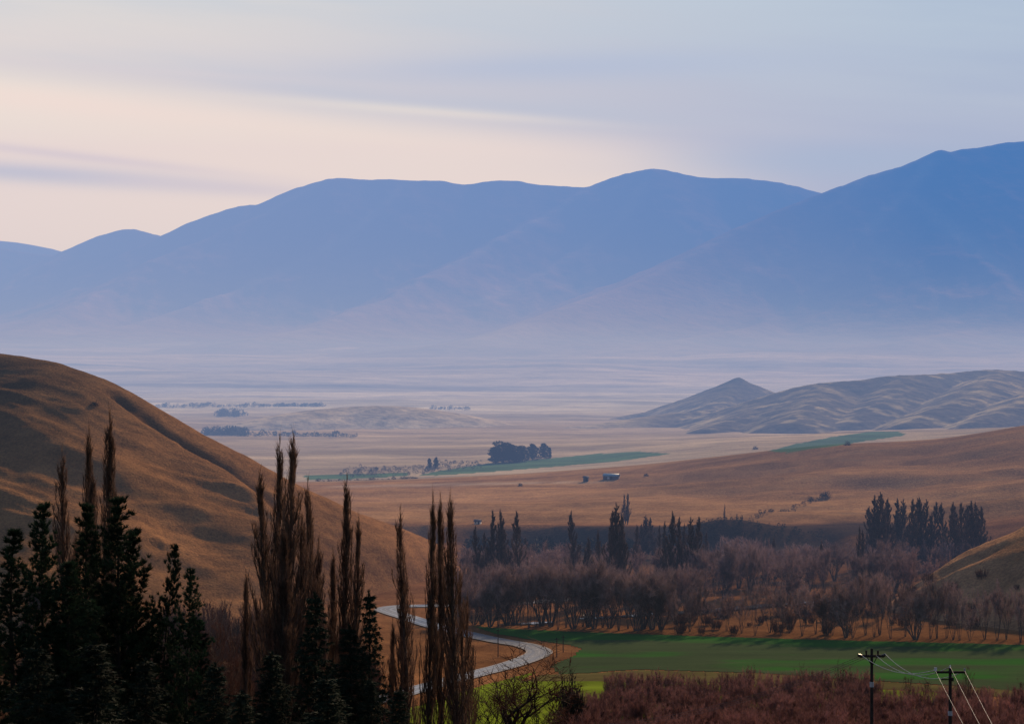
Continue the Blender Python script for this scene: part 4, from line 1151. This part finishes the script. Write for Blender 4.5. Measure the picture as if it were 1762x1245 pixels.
d1 = 205.0
x1, y1, zt1 = P(1500, 1115, d1); g1 = ground_at(x1, y1); k1 = d1 / F
pole1 = tag(empty('power_pole', (x1, y1, g1)), 'farther left one of the two power poles, crossarm with stubby insulators', 'power pole', 'wooden power poles at the lower right')
h1 = zt1 - g1; za = h1 - 13 * k1
tube_obj('pole', [([(0, 0, -0.5), (0, 0, h1 * .5), (0, 0, h1)], [0.19, 0.16, 0.12])], MAT['wood'], pole1, 8)
arm = boxes('crossarm', [(-20 * k1, 20 * k1, -0.10, 0.02 - 0.14, za - 0.10, za + 0.10)], MAT['wood'], pole1)
boxes('crossarm', [(-20 * k1, 20 * k1, 0.14, 0.26, za - 0.10, za + 0.10)], MAT['wood'], pole1)
for q in (-10, 0, 10):
    tube_obj('insulator', [([(q * k1, -0.2 if q else 0, za + (0.1 if q else h1 - za - .05)), (q * k1, -0.2 if q else 0, za + 0.5 + (0 if q else h1 - za - .5))], [0.07, 0.10])], MAT['insul'], pole1, 8)
for s in (-1, 1):
    tube_obj('insulator', [([(s * 18 * k1, 0.1, za - .03), (s * 23.5 * k1, 0.1, za + 0.1)], [0.16, 0.13])], MAT['insul'], pole1, 8)
    tube_obj('brace', [([(0, -0.2, za - 0.9), (s * 8 * k1, -0.2, za - .1)], [0.04, 0.04])], MAT['wood'], pole1, 5)
tube_obj('band', [([(0, 0, h1 - 66 * k1), (0, 0, h1 - 57 * k1)], [0.185, 0.185])], MAT['band'], pole1, 10)

d2 = 182.0
x2, y2, zt2 = P(1635, 1148, d2); g2 = ground_at(x2, y2); k2 = d2 / F
pole2 = tag(empty('power_pole', (x2, y2, g2), 0), 'nearer right one of two power poles, white insulator at the left end', 'power pole', 'wooden power poles at the lower right')
h2 = zt2 - g2; zb_ = h2 - 7 * k2
tube_obj('pole', [([(0, 0, -0.5), (0, 0, h2 * .5), (0, 0, h2)], [0.19, 0.16, 0.12])], MAT['wood'], pole2, 8)
boxes('crossarm', [(-26 * k2, 26 * k2, -0.26, -0.14, zb_ - 0.09, zb_ + 0.09)], MAT['wood'], pole2)
tube_obj('insulator', [([(-26 * k2, -0.2, zb_ + .09), (-26 * k2, -0.2, zb_ + .36)], [0.10, 0.12])], MAT['insul_w'], pole2, 8)
tube_obj('insulator', [([(0, 0, h2), (0, 0, h2 + .2)], [0.06, 0.06])], MAT['insul_w'], pole2, 8)
tube_obj('insulator', [([(24 * k2, -0.2, zb_ + .09), (24 * k2, -0.2, zb_ + .3)], [0.06, 0.07])], MAT['band'], pole2, 8)
boxes('bracket', [(-16 * k2, 0, -0.2, -0.14, zb_ - 0.62, zb_ - 0.52), (0, 5 * k2, -0.30, -0.16, zb_ - 0.7, zb_ - 0.4)], MAT['wood'], pole2)
tube_obj('band', [([(0, 0, h2 - 82 * k2), (0, 0, h2 - 74 * k2)], [0.18, 0.18])], MAT['band'], pole2, 10)
def wire(a, b, sag, label, mat, rad=0.022, group=None):
    pts = [(lerp(a[0], b[0], t), lerp(a[1], b[1], t), lerp(a[2], b[2], t) - 4 * sag * t * (1 - t)) for t in np.linspace(0, 1, 25)]
    o = tube_obj('power_line', [(pts, [rad] * 25)], mat, None, 4)
    return tag(o, label, 'wire', group)
A = [P(1483, 1127, d1), P(1508, 1127, d1 - .1), P(1523, 1124, d1)]
B = [P(1609, 1152, d2), P(1635, 1146, d2), P(1660, 1153, d2)]
sg = [0.8, 1.15, 1.3]
nm = ['left', 'middle', 'right']
for i in range(3):
    wire(A[i], B[i], sg[i], f'sagging pale wire joining the {nm[i]} insulators of the two power poles', MAT['wire'], 0.034)
E = [P(1664, 1258, 150), P(1692, 1258, 148), P(1714, 1258, 148)]
for i in range(3):
    wire(B[i], E[i], 0.05, f'pale wire dropping steeply right from the {nm[i]} end of the nearer crossarm' if i != 1 else 'pale wire running steeply down to the right from the top of the nearer pole', MAT['wire'], 0.009)
# thin dull wires crossing in front of the red thicket
for i in range(3):
    a = P(1480 + 4 * i, 1128 + 2 * i, d1); b = P(960, 1249 + i * 4, 240)
    wire(a, b, 1.5, f'faint dull wire crossing the red thicket, {["top", "middle", "bottom"][i]} one of three', MAT['wire2'], 0.02)

# small roadside poles
for (px, yt, yb, lab) in [(857, 1080, 1130, 'thin dark roadside pole inside the road bend'), (958, 1096, 1130, 'thin dark pole at the edge of the green field right of the road bend'), (969, 1092, 1122, 'second thin pole beside the one right of the road bend')]:
    gx, gd, gz = hit(px, yb, G, 330, 900, 1.0005)
    hh = (yb - yt) / F * gd
    e = tag(empty('roadside_pole', (gx, gd, gz)), lab, 'pole', None)
    tube_obj('pole', [([(0, 0, -0.3), (0, 0, hh)], [0.13, 0.09])], MAT['wood'], e, 6)
    boxes('crossarm', [(-.5, .5, -.16, -.1, hh - .5, hh - .38)], MAT['wood'], e)

# ---------------------------------------------------------------- haze (absorbing air volumes, their emission stands in for scattered skylight)
def haze(name, x0, x1, y0, y1, z0, z1, sigma, L, taper=None):
    b = {'V': [], 'Q': []}; box_np(b, x0, x1, y0, y1, z0, z1)
    o = struct(obj(name, mesh_np(name, b['V'], b['Q']), None))
    m, t = material(name); s = max(sigma)
    va = t.new('ShaderNodeVolumeAbsorption'); va.inputs['Color'].default_value = (*[1 - q / s for q in sigma], 1); va.inputs['Density'].default_value = s
    em = t.new('ShaderNodeEmission')
    j = [a * b_ for a, b_ in zip(sigma, L)]; mj = max(j)
    em.inputs['Color'].default_value = (*[q / mj for q in j], 1); em.inputs['Strength'].default_value = mj
    ad = t.new('ShaderNodeAddShader'); t.l.new(va.outputs[0], ad.inputs[0]); t.l.new(em.outputs[0], ad.inputs[1])
    out = t.new('ShaderNodeOutputMaterial'); t.l.new(ad.outputs[0], out.inputs['Volume'])
    o.data.materials.append(m); o.display_type = 'WIRE'
    return o
KM = 1e-3
haze('haze', -21000, 21000, 600, 20000, -400, 1900, [0.014 * KM, 0.054 * KM, 0.112 * KM], [0.30, 0.362, 0.61])
haze('valley_haze', -20900, 20900, 430, 19900, -390, 150, [0.13 * KM, 0.14 * KM, 0.155 * KM], [0.325, 0.37, 0.445])
# thin mist, emission in place of sunlight, deeper towards the valley's left
o = haze('mist', 0, 1, 0, 1, 0, 1, [0.058 * KM] * 3, [0.74, 0.76, 0.80])
mist = [(-9000, 1500), (-3600, 1500), (1700, 9400), (2200, 9500), (-9000, 9500)]
n = len(mist); Vm = [(a, b, z) for z in (-380, 1700) for a, b in mist]
bm_ = bpy.data.meshes.new('mist'); bm_.from_pydata(Vm, [], [tuple(range(n))[::-1], tuple(range(n, 2 * n))] + [(i, (i + 1) % n, (i + 1) % n + n, i + n) for i in range(n)])
bm_.materials.append(o.data.materials[0]); o.data = bm_

# ---------------------------------------------------------------- sky, sun, camera
w = bpy.data.worlds.new('World'); SC.world = w; w.use_nodes = True
t = NT(w.node_tree)
sky = t.new('ShaderNodeTexSky', sky_type='NISHITA'); sky.sun_disc = False
sky.sun_elevation = R(SUN_EL); sky.sun_rotation = R(SUN_AZ)
gen = t.new('ShaderNodeTexCoord').outputs['Generated']
sx = t.new('ShaderNodeSeparateXYZ'); t.put(sx.inputs[0], gen)
az = t.math('MULTIPLY', t.math('ARCTAN2', sx.outputs[0], sx.outputs[1]), F)      # in photo pixels right of centre
el = t.math('MULTIPLY', t.math('ARCSINE', sx.outputs[2]), F)                     # and above the horizon
def blob(cu, cv, su, sv, tilt=0.0):
    du = t.math('SUBTRACT', az, cu - CX); dv = t.math('SUBTRACT', t.math('ADD', el, t.math('MULTIPLY', du, tilt)), YH - cv)
    e = t.math('ADD', t.math('POWER', t.math('ABSOLUTE', t.math('DIVIDE', du, su)), 2), t.math('POWER', t.math('ABSOLUTE', t.math('DIVIDE', dv, sv)), 2))
    return t.math('POWER', 2.718, t.math('MULTIPLY', e, -1))
cmb = t.new('ShaderNodeCombineXYZ'); t.put(cmb.inputs[0], az); t.put(cmb.inputs[1], t.math('ADD', el, t.math('MULTIPLY', az, 0.09)))
st = t.noise(t.map(cmb.outputs[0], (0.0012, 0.011, 1)), 1.0, 5, 0.5)
st2 = t.noise(t.map(cmb.outputs[0], (0.0007, 0.0045, 1)), 1.0, 3, 0.5)
side = t.rng(az, -900, 900)
base = t.mix(side, (0.655, 0.70, 0.69), (0.37, 0.46, 0.665))
base = t.mix(t.rng(t.math('ADD', t.math('MULTIPLY', st, 0.5), t.math('MULTIPLY', st2, 0.5)), 0.40, 0.60, 0, 0.6), base, (0.44, 0.56, 0.77))
# cream cloud sheet low on the left, its upper edge sloping down to the right
edge_y = t.math('SUBTRACT', t.math('SUBTRACT', YH - 140, t.math('MULTIPLY', t.math('ADD', az, 881), 0.092)), el)
sheet = t.math('MULTIPLY', t.rng(edge_y, -30, 45), t.rng(az, 560, 150, 0, 1))
base = t.mix(t.math('MULTIPLY', sheet, 0.88), base, (0.90, 1.03, 0.90))
for (cu, cv, su, sv, ti, c, a) in [(60, 305, 260, 17, 0.05, (0.42, 0.53, 0.74), 0.85), (130, 275, 260, 9, 0.10, (0.6, 0.64, 0.72), 0.6), (380, 325, 260, 14, 0.06, (0.6, 0.66, 0.74), 0.6),
                                   (980, 118, 420, 28, -0.02, (0.38, 0.48, 0.78), 0.85), (750, 195, 300, 9, 0.07, (0.90, 1.03, 0.90), 0.5), (250, 130, 330, 8, 0.05, (0.62, 0.66, 0.72), 0.5),
                                   (1450, 280, 350, 40, 0.0, (0.34, 0.48, 0.80), 0.8), (60, 70, 420, 45, 0.05, (0.74, 0.75, 0.70), 0.5), (1200, 215, 330, 16, 0.08, (0.45, 0.56, 0.74), 0.5), (60, 180, 420, 26, 0.08, (0.93, 0.90, 0.75), 0.6)]:
    base = t.mix(t.math('MULTIPLY', blob(cu, cv, su, sv, ti), a), base, c)
base = t.mix(1.0, base, (1.21, 1.41, 1.18), 'MULTIPLY')
nis = t.new('ShaderNodeVectorMath', operation='SCALE'); t.put(nis.inputs[0], sky.outputs[0]); nis.inputs['Scale'].default_value = 0.085
# the high sky keeps the physical colour, thin cloud veils the low sky ahead
up = t.math('MULTIPLY', t.rng(el, 600, 1500, 1, 0), t.rng(t.math('ABSOLUTE', az), 1500, 3500, 1, 0))
allc = t.mix(up, nis.outputs[0], base)
bg = t.new('ShaderNodeBackground'); t.put(bg.inputs['Color'], allc); bg.inputs['Strength'].default_value = 1.0
wo = t.new('ShaderNodeOutputWorld'); t.l.new(bg.outputs[0], wo.inputs['Surface'])

sl = bpy.data.lights.new('sun', 'SUN'); sl.energy = 4.8; sl.angle = R(2.5); sl.color = (1.0, 0.86, 0.68)
so = bpy.data.objects.new('sun', sl); COL.objects.link(so)
so.rotation_euler = (R(90 - SUN_EL), 0, R(180 - SUN_AZ))
so.location = (0, 0, 300)

cam = bpy.data.cameras.new('camera'); co = bpy.data.objects.new('camera', cam); COL.objects.link(co)
co.location = (0, 0, HC); co.rotation_euler = (R(90), 0, 0)
cam.sensor_width = 36; cam.lens = F / 1762 * 36; cam.clip_start = 1; cam.clip_end = 60000
cam.shift_y = -(622.5 - YH) / 1762
SC.camera = co
SC.view_settings.view_transform = 'Standard'; SC.view_settings.look = 'None'; SC.view_settings.exposure = 0; SC.view_settings.gamma = 1
cy = SC.cycles
cy.max_bounces = 4; cy.diffuse_bounces = 2; cy.glossy_bounces = 2; cy.transmission_bounces = 2; cy.volume_bounces = 0; cy.transparent_max_bounces = 8
cy.use_denoising = True; cy.use_adaptive_sampling = True; cy.adaptive_threshold = 0.02
